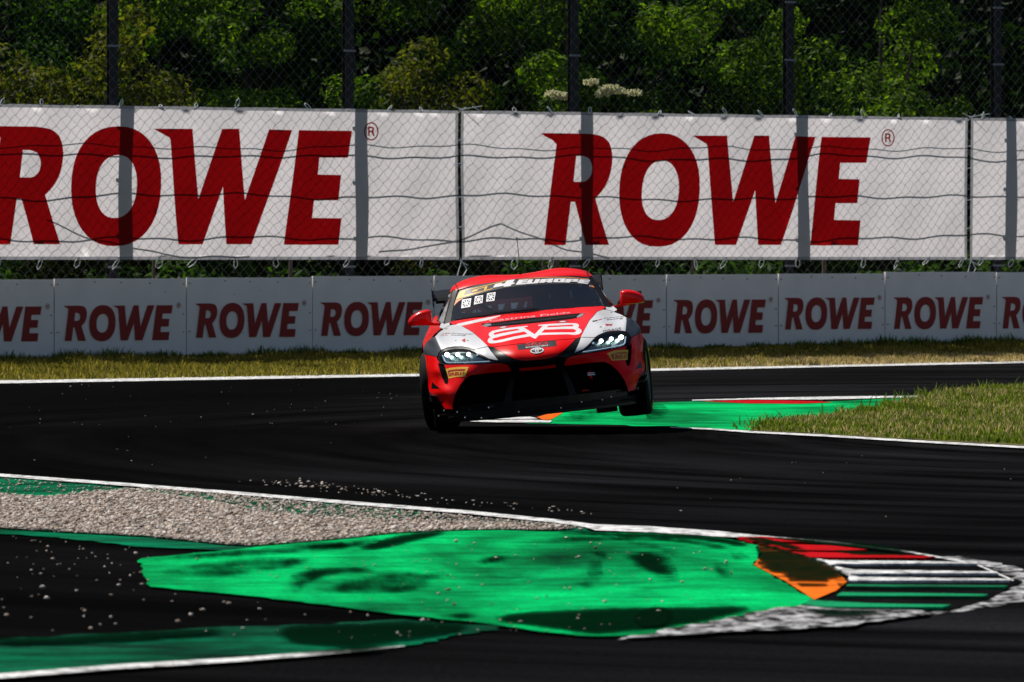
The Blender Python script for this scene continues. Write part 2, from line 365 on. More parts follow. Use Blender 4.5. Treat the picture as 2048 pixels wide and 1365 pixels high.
# --- far kerb behind the car
st(sheet('far_green_apron', [(1050, 848), (1100, 838), (1131, 823), (1240, 812), (1303, 806), (1386, 804.5), (1614, 806), (1850, 795), (1990, 788), (1990, 812), (1655, 838), (1552, 852), (1498, 866), (1357, 858), (1250, 851)], .004, 'green_far', step=.6))
st(sheet('far_red_kerb', [(1402, 804), (1500, 801.5), (1640, 804), (1665, 806.5), (1600, 809), (1500, 808.5)], .008, 'kred'))
st(strip('far_kerb_line', [(1384, 803, .9), (1500, 800, 1.3), (1614, 799, 2.8), (1700, 797.5, 2.6), (1860, 795, 1.2)], 0, .012, 'line'))
st(sheet('far_orange_kerb', [(1074, 836), (1116, 824), (1133, 823), (1102, 841), (1087, 842)], .008, 'korange2'))
st(sheet('far_white_kerb', [(940, 843.5), (1060, 842), (1104, 844), (1100, 847.5), (1000, 847.5), (940, 846)], .012, 'line'))
st(sheet('far_white_kerb_bar', [(980, 838.5), (1060, 836), (1076, 839.5), (1040, 841), (985, 841)], .012, 'line'))
st(strip('infield_line', [(1340, 857.5, .8), (1420, 861, 1.4), (1498, 866.5, 2), (1655, 874.5, 2), (1821, 885, 2.1), (2048, 897.5, 2.3), (2400, 917, 2.5)], 0, .012, 'line'))
infield = [(1498, 865), (1552, 851), (1655, 837), (1780, 815), (1850, 799), (1880, 790), (1960, 782), (2048, 775), (2300, 762), (2700, 770), (2700, 930), (2400, 915), (2048, 895.5), (1821, 883), (1655, 872.5)]
st(sheet('infield', infield, .016, 'soil', step=1))
# --- near chicane kerb
main = [(276, 1121.5), (454, 1105), (513, 1098), (581, 1092), (700, 1082), (778, 1073), (908, 1066), (1003, 1065), (1113, 1068), (1300, 1071), (1420, 1078), (1472, 1086), (1515, 1097), (1519, 1104.5), (1508, 1134), (1629, 1207), (1700, 1213), (1600, 1219), (1519, 1230), (1475, 1240), (1373, 1260), (1300, 1276), (1181, 1279), (1078, 1269), (976, 1252), (942, 1248.6), (805, 1235), (702, 1222), (513, 1199), (301, 1178.5)]
st(sheet('green_kerb_apron', main, .012, 'green', rag=.014))
st(sheet('green_strip', [(-300, 940), (0, 958), (350, 986), (700, 1014), (1164, 1057), (1190, 1070), (1003, 1068), (778, 1076), (513, 1099), (454, 1105), (280, 1096), (120, 1078), (0, 1071), (-300, 1050)], .008, 'green_dk', rag=.03))
st(sheet('lower_green_strip', [(-250, 1300), (0, 1284), (290, 1268), (342, 1264), (547, 1256), (700, 1248), (805, 1243), (945, 1252), (1010, 1258), (907, 1277), (810, 1294), (700, 1309), (478, 1323), (239, 1338), (0, 1356), (-250, 1376)], .008, 'green_dk', rag=.05))
st(strip('near_track_line', [(-300, 937, 3), (0, 955, 3), (240, 973, 3), (480, 992, 3), (700, 1011, 3.2), (942, 1030.5, 3.4), (1112, 1048, 3.5), (1170, 1056, 4), (1190, 1060.5, 6), (1300, 1064.5, 6), (1440, 1074, 5.5), (1520, 1080, 3), (1665, 1091, 2), (1811, 1109, 1.5), (1950, 1134, 1.5), (2027, 1168, 1.5)], 0, .016, 'line'))
st(strip('lower_track_line', [(-250, 1382, 6), (0, 1361, 5), (239, 1342, 4.5), (478, 1327.5, 4), (640, 1315, 3.5), (720, 1309, 2), (810, 1300, .6)], 0, .016, 'line'))
r5p = lambda q: (1300 + q[0] / 2.738, 900 + q[1] / 2.738)
def near(name, pts, z, m, **k): return st(sheet(name, [r5p(p) for p in pts], z, m, **{'step': .3, **k}))
near('scuffed_line_tip', [(1560, 590), (1700, 590), (1900, 620), (2060, 662), (2110, 740), (2050, 832), (1900, 862), (1650, 902), (1500, 918), (1480, 900), (1640, 885), (1850, 830), (2020, 755), (2030, 725), (1960, 690), (1800, 640), (1680, 612)], .0045, 'line_w', rag=.03)
near('scuffed_line', [(-180, 1055), (0, 1025), (200, 978), (480, 928), (700, 885), (830, 872), (1000, 895), (1500, 900), (1490, 920), (1100, 985), (700, 1010), (300, 1030), (0, 1042), (-180, 1062)], .0165, 'line_w', rag=.03)
near('kerb_bed', [(470, 498), (800, 498), (1000, 530), (1400, 578), (1780, 640), (1930, 700), (2005, 742), (1850, 830), (1640, 886), (1000, 893), (820, 874), (870, 846), (900, 840), (1080, 740), (870, 620)], .0085, 'kblack')
near('orange_kerb', [(590, 538), (870, 620), (1000, 665), (1080, 740), (1020, 790), (900, 840), (735, 735), (568, 648), (615, 590)], .0165, 'korange')
def ridge(name, pts, m, h=.012):
    p = [G(*r5p(q)) for q in pts]
    if area2(p) < 0: p = p[::-1]
    V, Fc = tri(p); n = len(p); lo = [(x, y, .0105) for x, y in p]; c = Vector(p[0]) * 0
    for q in p: c += Vector(q) / n
    V2 = [(x, y, .0105 + h) for x, y in V]
    k = len(V2); Fc = list(Fc) + [(i, k + i, k + (i + 1) % n, (i + 1) % n) for i in range(n)]
    return st(mesh(name, V2 + lo, [tuple(reversed(f)) if len(f) == 4 else f for f in Fc], m))
ridge('red_kerb_ridge', [(480, 500), (620, 498), (900, 518), (905, 528), (560, 524)], 'kred')
ridge('red_kerb_ridge', [(590, 532), (1000, 548), (1190, 570), (1050, 576), (760, 572)], 'kred')
ridge('red_kerb_ridge', [(760, 580), (1180, 590), (1560, 608), (1500, 616), (990, 615), (870, 612)], 'kred')
ridge('white_kerb_ridge', [(870, 614), (990, 630), (1500, 634), (1790, 640), (1795, 648), (1500, 646), (1020, 650), (990, 655)], 'line')
ridge('white_kerb_ridge', [(990, 658), (1120, 682), (1500, 686), (1900, 692), (1905, 700), (1500, 700), (1090, 704)], 'line')
ridge('pale_kerb_ridge', [(1090, 706), (1145, 722), (1600, 728), (1975, 732), (1970, 740), (1500, 740), (1120, 742), (1085, 742)], 'line')
M['kgreen'] = paintmat('kerb_green_paint', (.01, .30, .12), (.01, .02, .015), .6, 3, (.4, 2, 1))
ridge('green_kerb_ridge', [(1080, 764), (1500, 766), (1960, 770), (1940, 776), (1500, 776), (1070, 776)], 'kgreen')
ridge('green_kerb_ridge', [(1050, 806), (1500, 812), (1850, 818), (1820, 830), (1500, 828), (1020, 826)], 'kgreen')
ridge('green_kerb_ridge', [(880, 848), (1200, 868), (1650, 876), (1600, 888), (1000, 890), (830, 872)], 'kgreen')
# rubber and dirt laid on the paint, each with its own outline
def rubber():
    m, t, b = newmat('rubber_mark'); o = t.nodes['Material Output']; tc = N(t, 'ShaderNodeTexCoord')
    b.inputs['Base Color'].default_value = (.001, .010, .004, 1); b.inputs['Roughness'].default_value = 1; b.inputs['Specular IOR Level'].default_value = 0
    n = N(t, 'ShaderNodeTexNoise'); n.inputs['Scale'].default_value = 6; n.inputs['Detail'].default_value = 12; n.inputs['Roughness'].default_value = .82
    mp = N(t, 'ShaderNodeMapping'); mp.inputs['Scale'].default_value = (1, .35, 1); t.links.new(tc.outputs['Object'], mp.inputs[0]); t.links.new(mp.outputs[0], n.inputs[0])
    at = N(t, 'ShaderNodeAttribute', attribute_name='fade')
    ad = N(t, 'ShaderNodeMath', operation='MULTIPLY_ADD'); ad.inputs[1].default_value = 1.9; t.links.new(n.outputs[0], ad.inputs[0]); t.links.new(at.outputs['Fac'], ad.inputs[2])
    mr = N(t, 'ShaderNodeMapRange'); mr.inputs[1].default_value = 1.1; mr.inputs[2].default_value = 1.6; mr.inputs[4].default_value = .88; t.links.new(ad.outputs[0], mr.inputs[0])
    tr = N(t, 'ShaderNodeBsdfTransparent'); mx = N(t, 'ShaderNodeMixShader')
    t.links.new(mr.outputs[0], mx.inputs[0]); t.links.new(tr.outputs[0], mx.inputs[1]); t.links.new(b.outputs[0], mx.inputs[2]); t.links.new(mx.outputs[0], o.inputs[0])
    return m
M['rubbermark'] = rubber()
def mark(pts, dens=1.0, z=.021, soft=.16):
    p = spline([G(*q) for q in pts], 5)
    if area2(p) < 0: p = p[::-1]
    w_ = max(max(q[0] for q in p) - min(q[0] for q in p), .3); h_ = max(q[1] for q in p) - min(q[1] for q in p)
    V, Fc = tri(p, grid=(max(w_ / 24, .03), max(h_ / 12, .03)))
    P = np.array(p); o = mesh('rubber_mark', [(x, y, z + gh(y)) for x, y in V], Fc, 'rubbermark')
    a = o.data.attributes.new('fade', 'FLOAT', 'POINT'); d = []
    for x, y in V:
        q = np.hypot(P[:, 0] - x, (P[:, 1] - y) * .6).min(); d.append(min(1, q / soft) * dens)
    a.data.foreach_set('value', d); return tag(o, kind='structure')
_m = [([(700, 1112), (730, 1092), (800, 1076), (880, 1068), (905, 1070), (860, 1083), (800, 1098), (745, 1108)], 1),
 ([(590, 1150), (640, 1142), (720, 1139), (760, 1146), (740, 1153), (680, 1157), (600, 1190), (560, 1195)], .6),
 ([(942, 1130), (970, 1120), (1000, 1117), (1028, 1123), (1000, 1132), (960, 1136)], .95),
 ([(1175, 1112), (1200, 1109), (1222, 1118), (1210, 1126), (1185, 1120)], 1),
 ([(1130, 1178), (1165, 1165), (1200, 1170), (1195, 1190), (1160, 1185)], .4),
 ([(1010, 1170), (1030, 1150), (1055, 1140), (1045, 1165), (1020, 1180)], .4),
 ([(1066, 1170), (1080, 1145), (1093, 1140), (1086, 1160), (1074, 1172)], .7),
 ([(1170, 1165), (1175, 1130), (1200, 1120), (1206, 1150), (1195, 1180)], .7),
 ([(1240, 1120), (1280, 1108), (1330, 1115), (1358, 1150), (1350, 1175), (1320, 1170), (1280, 1150)], .75),
 ([(1225, 1080), (1330, 1100), (1400, 1125), (1408, 1135), (1370, 1125), (1300, 1106)], .8),
 ([(1415, 1140), (1430, 1125), (1455, 1135), (1462, 1160), (1440, 1165), (1420, 1155)], .9),
 ([(1020, 1096), (1080, 1085), (1200, 1079), (1320, 1080), (1420, 1090), (1480, 1105), (1500, 1125), (1470, 1130), (1440, 1108), (1300, 1088), (1100, 1090)], .75),
 ([(1100, 1068), (1250, 1072), (1400, 1076), (1500, 1092), (1500, 1104), (1400, 1088), (1250, 1080), (1130, 1074)], 1.0),
 ([(985, 1248), (1040, 1233), (1200, 1226), (1400, 1222), (1500, 1222), (1480, 1236), (1380, 1256), (1250, 1272), (1180, 1276), (1080, 1264)], 1.25),
 ([(860, 1240), (920, 1234), (955, 1234), (945, 1246), (900, 1244)], .9),
 ([(620, 1190), (720, 1160), (820, 1150), (900, 1160), (860, 1185), (760, 1200)], .38),
 ([(300, 1150), (400, 1130), (520, 1120), (640, 1125), (560, 1150), (420, 1165)], .35),
 ([(560, 1175), (600, 1160), (640, 1172), (600, 1197), (560, 1190)], .4),
 ([(280, 1130), (330, 1118), (450, 1108), (600, 1098), (700, 1092), (680, 1106), (500, 1120)], .42),
 ([(560, 1098), (680, 1088), (760, 1082), (740, 1098), (640, 1106)], .5),
 ([(1303, 808), (1330, 815), (1340, 832), (1320, 842), (1290, 840)], .5), ([(1130, 828), (1200, 818), (1235, 822), (1200, 840), (1140, 845)], .3)]
_m += [([(560, 1262), (700, 1254), (800, 1250), (950, 1256), (910, 1278), (800, 1293), (700, 1306), (560, 1290)], .85), ([(-60, 1288), (120, 1280), (300, 1270), (460, 1266), (420, 1280), (200, 1296), (0, 1300)], .8), ([(560, 1318), (700, 1304), (830, 1294), (800, 1306), (700, 1318)], .7)]
_m += [([(1300 + a / 2.738, 900 + b / 2.738) for a, b in q], d) for q, d in (([(590, 520), (720, 560), (870, 606), (1000, 655), (1095, 735), (1050, 790), (1000, 735), (960, 780), (880, 790), (800, 765), (700, 705), (620, 680), (580, 620)], 1.9), ([(620, 497), (900, 512), (1250, 545), (1560, 604), (1300, 580), (1050, 556), (800, 530)], 1.0), ([(1000, 572), (1250, 585), (1560, 610), (1350, 606), (1100, 600)], .8), ([(480, 505), (600, 500), (700, 520), (840, 560), (860, 600), (700, 560), (560, 530)], .9), ([(860, 850), (1100, 858), (1400, 862), (1650, 872), (1500, 866), (1100, 866)], .8), ([(820, 890), (1000, 900), (1300, 905), (1480, 912), (1300, 925), (1000, 950), (900, 930)], .8), ([(0, 890), (120, 900), (130, 960), (60, 1000), (-60, 1000), (-100, 940)], 1.2))]
for i_, (p_, d_) in enumerate(_m): mark(p_, d_ * 1.15 if i_ < 25 else d_, z=.021 if i_ < 25 else .0245, soft=.11 if i_ < 25 else .06)

# ------------------------------------------------------------------ gravel
ghn = np.vectorize(gh)
def rock_mesh(name, pos, rad, parent=None):
    n = len(pos); base = np.array([(1, 0, 0), (0, 1, 0), (-1, 0, 0), (0, -1, 0), (0, 0, 1), (0, 0, -1), (.6, .6, .55), (-.6, .55, .6), (-.55, -.6, .55), (.6, -.55, .5)])
    tris = [(0, 1, 6), (1, 4, 6), (4, 0, 6), (1, 2, 7), (2, 4, 7), (4, 1, 7), (2, 3, 8), (3, 4, 8), (4, 2, 8), (3, 0, 9), (0, 4, 9), (4, 3, 9), (1, 0, 5), (2, 1, 5), (3, 2, 5), (0, 3, 5)]
    g = np.random.default_rng(3); V = base[None] * (1 + g.uniform(-.42, .42, (n, 10, 3)))
    V *= (g.uniform(.55, 1.45, (n, 1, 3)) * np.array([1, 1, .62])) * rad[:, None, None]
    a = g.uniform(0, 6.28, n); c, s = np.cos(a)[:, None], np.sin(a)[:, None]; X = V[..., 0] * c - V[..., 1] * s; Y = V[..., 0] * s + V[..., 1] * c
    V = np.stack([X, Y, V[..., 2]], -1) + pos[:, None, :]
    T = (np.array(tris)[None] + (np.arange(n) * 10)[:, None, None]).reshape(-1, 3)
    me = bpy.data.meshes.new(name); me.vertices.add(n * 10); me.vertices.foreach_set('co', V.ravel())
    me.loops.add(T.size); me.loops.foreach_set('vertex_index', T.ravel().astype(np.int32)); me.polygons.add(len(T))
    me.polygons.foreach_set('loop_start', (np.arange(len(T)) * 3).astype(np.int32)); me.update(calc_edges=True); me.materials.append(M['stone'])
    o = bpy.data.objects.new(name, me); COL.objects.link(o); return o
def pts_in(poly, n, g, pxspace=False):
    P = np.array([G(*q) for q in poly]); lo = P.min(0); hi = P.max(0); out = []
    poly2 = [tuple(q) for q in P]
    while len(out) < n:
        c = g.uniform(lo, hi)
        if inside(c, poly2): out.append(c)
    return np.array(out)
g = np.random.default_rng(11)
dense = [(-200, 985), (0, 994), (82, 1001), (137, 996), (191, 989), (260, 987), (330, 994), (430, 1010), (520, 1028), (600, 1039), (700, 1045), (900, 1050), (1050, 1056), (1150, 1063), (1100, 1066), (1003, 1065), (908, 1066.5), (778, 1073), (700, 1082), (581, 1092), (513, 1098), (450, 1095), (300, 1079), (170, 1072), (0, 1062), (-200, 1050)]
band = [(191, 986), (308, 980), (420, 990), (560, 1004), (700, 1017), (900, 1034), (1150, 1057), (1170, 1064), (1050, 1058), (900, 1052), (700, 1045), (600, 1038), (520, 1024), (430, 1004), (330, 990)]
upper = [(0, 962), (130, 972), (300, 984), (191, 990), (120, 994), (0, 990)]
scat = [(470, 970), (600, 962), (800, 985), (1000, 1005), (1180, 1028), (1180, 1038), (1000, 1020), (800, 1003), (640, 990)]
def heap(x, y): return .010
P1 = pts_in(dense, 34000, g); P2 = pts_in(band, 2600, g); P3 = pts_in(upper, 130, g)
Pg = np.concatenate([P1, P2, P3]); rad = np.clip(g.lognormal(-4.8, .36, len(Pg)), .005, .02); rad[34000:] *= .9
z = np.concatenate([g.uniform(.012, .026, 34000), np.full(len(Pg) - 34000, .014)])
tag(rock_mesh('gravel', np.column_stack([Pg, z]), rad), 'pale gravel spilled over the green strip inside the chicane', 'gravel', kind='stuff')
st(sheet('gravel_bed', dense, .019, mat('gravel_grit', (.2, .17, .14), .9, var=.6, vscale=60), step=.3))
def loose(poly, n, r0, r1):
    p = pts_in(poly, n, g); return np.column_stack([p, .018 + ghn(p[:, 1])]), np.clip(r0 + (r1 - r0) * g.random(n) ** 2.2, 0, 1) * .8
A = [loose([(470, 968), (600, 965), (760, 985), (760, 998), (620, 988)], 75, .008, .018), loose([(740, 982), (1190, 1026), (1190, 1036), (900, 1018), (740, 996)], 60, .007, .016),
     loose([(0, 1072), (280, 1100), (300, 1180), (700, 1226), (800, 1240), (300, 1262), (0, 1278)], 85, .006, .017),
     loose([(290, 1120), (600, 1100), (1200, 1075), (1480, 1110), (1450, 1210), (1000, 1240), (700, 1215), (400, 1180)], 110, .005, .013),
     loose([(0, 770), (800, 770), (820, 900), (500, 965), (0, 945)], 60, .005, .013), loose([(350, 1270), (1300, 1230), (1500, 1250), (900, 1290), (700, 1305)], 40, .006, .016),
     loose([(1300, 880), (2048, 930), (2048, 1060), (1300, 1040)], 14, .005, .010)]
tag(rock_mesh('loose_gravel', np.concatenate([a[0] for a in A]), np.concatenate([a[1] for a in A])), 'single gravel stones scattered over asphalt and green paint', 'gravel', kind='stuff')

# ------------------------------------------------------------------ grass
ghn = np.vectorize(gh)
def blades(name, P, h, m, wid=.006, lean=.5, seed=1, z0=None, label='', cat='grass'):
    n = len(P); g_ = np.random.default_rng(seed); a = g_.uniform(0, 6.28, n); cl_ = .75 + .35 * np.sin(P[:, 0] * 2.1 + 1.7 * np.sin(P[:, 1] * 1.1)) * np.sin(P[:, 1] * 1.7 + 2 * np.sin(P[:, 0] * .9)) + .2 * np.sin(P[:, 0] * 7 + P[:, 1] * 5); hh = h * g_.uniform(.45, 1.25, n) * cl_
    w_ = np.column_stack([np.cos(a), np.sin(a), np.zeros(n)]) * wid; b = g_.uniform(0, 6.28, n); l = hh * g_.uniform(.1, lean, n)
    off = np.column_stack([np.cos(b) * l, np.sin(b) * l, hh]); base = np.column_stack([P, z0 if z0 is not None else .016 + ghn(P[:, 1])])
    V = np.stack([base - w_, base + w_, base + off * .55 + w_ * .7, base + off * .55 * np.array([1, 1, 1]) - w_ * .7, base + off * np.array([1.3, 1.3, .97])], 1)
    q = np.arange(n)[:, None] * 5
    T = np.concatenate([q + [0, 1, 2], q + [0, 2, 3], q + [3, 2, 4]], 1).reshape(-1, 3)
    me = bpy.data.meshes.new(name); me.vertices.add(n * 5); me.vertices.foreach_set('co', V.ravel())
    me.loops.add(T.size); me.loops.foreach_set('vertex_index', T.ravel().astype(np.int32)); me.polygons.add(len(T))
    me.polygons.foreach_set('loop_start', (np.arange(len(T)) * 3).astype(np.int32)); me.update(calc_edges=True); me.materials.append(M[m])
    o = bpy.data.objects.new(name, me); COL.objects.link(o); return tag(o, label, cat, kind='stuff')
def clump_filter(P, g_, scale, keep):
    """thin out a point set in patches"""
    c = np.sin(P[:, 0] * scale + 1.3) * np.cos(P[:, 1] * scale * .7 + .5) + .6 * np.sin(P[:, 0] * scale * 2.3 + P[:, 1] * scale * 1.9)
    return P[(c + g_.normal(0, .6, len(P))) > keep]
inf_px = [(1500, 864.5), (1552, 850), (1655, 836), (1780, 813), (1850, 797), (1880, 788), (1960, 780), (2048, 773), (2160, 766), (2160, 900), (2048, 893), (1821, 882), (1655, 872)]
P = pts_in(inf_px, 52000, g)
blades('infield_grass', P[:34000], .066, 'grass', .007, seed=2, label='rough green grass of the infield wedge beside the far kerb')
blades('dry_grass', clump_filter(P[34000:], g, 1.7, .1), .075, 'grass_dry', .006, seed=3, label='dry straw coloured blades among the infield grass')
edge = []
for a_, b_ in zip(inf_px[:7], inf_px[1:8]):
    A_, B_ = np.array(G(*a_)), np.array(G(*b_)); k = int(np.hypot(*(B_ - A_)) * 40)
    edge.append(A_ + (B_ - A_) * g.uniform(0, 1, (k, 1)) + g.normal(0, .10, (k, 2)))
edge = np.concatenate(edge)[::2]; blades('tall_weeds', edge, .125, 'grass', .008, .9, 4, label='taller weeds along the edge of the infield grass', cat='weeds')
n_v = 90000; s_ = g.uniform(-1.5, WL + 2.2, n_v); t_ = g.uniform(0, 1, n_v) ** .9
fe = np.array(far_edge); bot = np.column_stack([np.interp(s_, (fe - np.array(W0)) @ np.array(WT), fe[:, 0]), np.interp(s_, (fe - np.array(W0)) @ np.array(WT), fe[:, 1])])
top = np.array(W0)[None] + np.array(WT)[None] * s_[:, None] - np.array(WN)[None] * .03
PV = bot + (top - bot) * t_[:, None]; zz = -DIP + .004 + (DIP - .015 + .095 * np.clip(s_ / WL, 0, 1.3)) * t_ ** 1.5
dry = g.uniform(0, 1, n_v) < np.clip((s_ / WL - .2) * 1.8, 0.08, .92) * np.clip((.8 - t_) * 2.4, .12, 1)
blades('verge_grass', PV[~dry], .11, 'grass_olive', .009, .6, 6, zz[~dry], 'green grass strip between the track line and the white boards')
blades('verge_dry_grass', PV[dry], .07, 'grass_dry', .009, .7, 7, zz[dry], 'parched brown grass along the far track line')
k_ = 2600; s2 = g.uniform(-1, WL + 2, k_); tp = np.array(W0)[None] + np.array(WT)[None] * s2[:, None] - np.array(WN)[None] * g.uniform(.02, .3, k_)[:, None]
blades('verge_weeds', tp, .15, 'leaf1', .012, .5, 8, (-.015 + .095 * s2 / WL), 'taller green weeds at the foot of the white boards', 'weeds')

# ------------------------------------------------------------------ lettering shapes (traced on the right banner, photo pixels)
z7 = lambda q: (700 + q[0] / 2.437, q[1] / 2.437); z8 = lambda q: (1348 + q[0] / 2.437, q[1] / 2.437)
def arc_ell(cx, cy, rx, ry, n=40, sl=0, e=2.25):
    o = []
    for i in range(n):
        a = 2 * math.pi * i / n; c, s = math.cos(a), math.sin(a)
        x = abs(c) ** (2 / e) * (1 if c > 0 else -1) * rx; y = abs(s) ** (2 / e) * (1 if s > 0 else -1) * ry
        o.append((cx + x - sl * y, cy + y))
    return o
LET = {
 'R': ([z7(q) for q in [(945, 650), (1160, 652)] + spline([(1180, 653), (1240, 665), (1278, 700), (1293, 760), (1290, 820), (1275, 880), (1245, 932), (1212, 968)], 3, False) + [(1278, 1195), (1163, 1195), (1110, 985), (1090, 985), (1062, 1195), (960, 1195), (1018, 705), (1000, 685), (960, 665)]],
       [z7(q) for q in [(1118, 760)] + spline([(1150, 761), (1180, 775), (1194, 815), (1188, 855), (1168, 880), (1150, 887)], 3, False) + [(1104, 887)]]),
 'O': (arc_ell(1325, 380.5, 80, 113.5, sl=.03), arc_ell(1325.8, 381, 36.5, 59.5, sl=.05)),
 'W': ([z8(q) for q in [(105, 662), (276, 662), (302, 985), (405, 662), (478, 662), (506, 990), (608, 665), (708, 668), (535, 1195), (425, 1195), (410, 930), (320, 1195), (213, 1195), (178, 712), (172, 702), (160, 695)]], None),
 'E': ([z8(q) for q in [(738, 668), (973, 671), (955, 795), (828, 795), (820, 873), (924, 875), (912, 992), (803, 992), (795, 1073), (926, 1075), (912, 1197), (675, 1197)]], None)}
RING = (arc_ell(1781.7, 276.2, 12.8, 17.5, 28, e=2), arc_ell(1781.7, 276.2, 10.6, 15, 28, e=2))
RR = ([(1776, 285), (1776, 267), (1782, 267), (1786, 269), (1787, 273), (1785.5, 277), (1788, 285), (1785, 285), (1782.5, 278), (1779, 278), (1779, 285)], [(1779, 270), (1782, 270), (1784, 272.5), (1782, 275), (1779, 275)])
wsz = lambda q: (wp(q[0]), wz(q[0], q[1], .1))
allL = [(k, v[0], v[1]) for k, v in LET.items()] + [('ring', RING[0], RING[1]), ('mark', RR[0], RR[1])]
LS = [(k, [wsz(q) for q in a], [wsz(q) for q in b] if b else None) for k, a, b in allL]
bx0 = min(p[0] for p in LS[0][1]); bx1 = max(p[0] for p in LS[3][1]); bz0 = min(p[1] for p in LS[3][1]); bz1 = max(p[1] for p in LS[3][1])
def letters(sx0, sx1, zz0, zz1, slope=0):
    f = lambda p: (sx0 + (p[0] - bx0) / (bx1 - bx0) * (sx1 - sx0), zz0 + (p[1] - bz0) / (bz1 - bz0) * (zz1 - zz0) + slope * (p[0] - bx0))
    return [(k, [f(p) for p in a], [f(p) for p in b] if b else None) for k, a, b in LS]
def W3(s, z_, off): p = wx(s, off); return (p.x, p.y, z_)

# ------------------------------------------------------------------ banners
OFF_B = .10
def banner(s0, s1, lets, label, npx):
    zb = lambda s: 1.423 - .001 * s; zt = lambda s: 3.643 + .0006 * s
    root = empty('banner', W3(s0, zb(s0), OFF_B)); tag(root, label, 'banner', 'printed banners tied along the debris fence')
    o = Vector(W3(s0, zb(s0), OFF_B)); L = lambda s, z_, d=0: Vector(W3(s, z_, OFF_B + d)) - o
    lets = [(k, a, b) for k, a, b in lets if min(p[0] for p in a) > s0 - 12 and max(p[0] for p in a) < s1]
    h = .045
    out = [(s0 + h, zb(s0) + h), (s1 - h, zb(s1) + h), (s1 - h, zt(s1) - h), (s0 + h, zt(s0) - h)]
    holes = [a for k, a, b in lets]
    wav = lambda s, z_: .012 * math.sin(s * 3.1 + z_ * 1.2) + .008 * math.sin(s * 7.3 + 1 - z_ * 3) + .01 * math.sin(z_ * 2.3 + s)
    def sheet2(name, ol, hs, m, par, grid=None):
        V, Fc = tri(ol, hs, step=.12, grid=grid); return mesh(name, [L(s, z_, wav(s, z_)) for s, z_ in V], [tuple(reversed(f)) for f in Fc][::1], m, par, smooth=True)
    sheet2('cloth', out, holes, 'cloth', root, (.12, .12))
    for k, a, b in lets:
        lo = sheet2('lettering', a, [b] if b else [], 'cloth_red', root, (.12, .12))
        if b:
            if k == 'ring': # white disc inside the ring carries the small R
                pass
            c = [x for x in lets if x[0] == 'mark' and k == 'ring']
            if k == 'ring': sheet2('cloth_disc', b, [c[0][1]] if c else [], 'cloth', root)
            elif k != 'x': sheet2('cloth_counter', b, [], 'cloth', root, (.12, .12))
    # hems
    hv = MB()
    for (a0, a1, b0, b1) in ((s0, s1, 0, 1), (s0, s1, 1, 1)):
        n = 60
        for i in range(n):
            sa = a0 + (a1 - a0) * i / n; sb_ = a0 + (a1 - a0) * (i + 1) / n
            if b0 == 0: q = [(sa, zb(sa)), (sb_, zb(sb_)), (sb_, zb(sb_) + h), (sa, zb(sa) + h)]
            else: q = [(sa, zt(sa) - h), (sb_, zt(sb_) - h), (sb_, zt(sb_) + .004 * math.sin(sb_ * 5)), (sa, zt(sa) + .004 * math.sin(sa * 5))]
            hv.add([L(s, z_, wav(s, z_)) for s, z_ in q], [(0, 1, 2, 3)])
    for sa, sb_ in ((s0, s0 + h), (s1 - h, s1)):
        n = 16
        for i in range(n):
            za = zb(sa) + h + (zt(sa) - zb(sa) - 2 * h) * i / n; zc = zb(sa) + h + (zt(sa) - zb(sa) - 2 * h) * (i + 1) / n
            hv.add([L(sa, za, wav(sa, za)), L(sb_, za, wav(sb_, za)), L(sb_, zc, wav(sb_, zc)), L(sa, zc, wav(sa, zc))], [(0, 1, 2, 3)])
    hv.build('hem', 'cloth_hem', root)
    # eyelets and ties
    s = math.ceil(s0 / .62) * .62 + .1; i = 0
    while s < s1 - .05:
        for top in (0, 1):
            z_ = zt(s) - .022 if top else zb(s) + .022
            e = MB(); c = L(s, z_, -.012 + wav(s, z_)); e.tube([c + Vector((.014 * math.cos(a), 0, .014 * math.sin(a))) for a in [k * math.pi / 4 for k in range(9)]], .005, 4, False)
            e.build('eyelet', 'metal', root)
            rr = random.Random(int(s * 100) + top * 7 + npx)
            if rr.random() < .8:
                hgt = rr.uniform(.05, .16) * (1 if top else -1); ln = rr.uniform(-.09, .09); wd = rr.uniform(.012, .03); t = MB()
                if not top: wd = rr.uniform(.02, .05); hgt = -rr.uniform(.1, .18)
                pts = [L(s + ln * f + wd * math.sin(f2) * (1 if f2 < 9 else 1), z_ + hgt * f, -.02 + .06 * f) for f, f2 in ((0, 0), (.3, 1.2), (.7, 1.6), (1, 0), (.75, -1.6), (.3, -1.2), (0, 0))]
                t.tube(pts, .0065, 5, False); t.build('cable_tie', 'tie', root)
        s += .31 * 2 if i % 3 else .55; i += 1
    return root
sA0 = wp(-120) ; seam1, seam2 = wp(924.5), wp(1944.5)
lw = bx1 - bx0
eR = wp(710); zR = (wz(600, 490, OFF_B), wz(700, 262, OFF_B))
banner(seam1 - (seam2 - seam1), seam1 - .02, letters(eR - lw, eR, zR[0], zR[1], 0), 'left banner with big red letters cut off by the left edge', 1)
banner(seam1 + .03, seam2 - .03, letters(bx0, bx1, bz0, bz1), 'central banner showing the whole big red word above the car', 2)
banner(seam2 + .03, seam2 + (seam2 - seam1), letters(bx0 + 20, bx1 + 20, bz0, bz1), 'blank white end of a banner cut off by the right edge', 3)
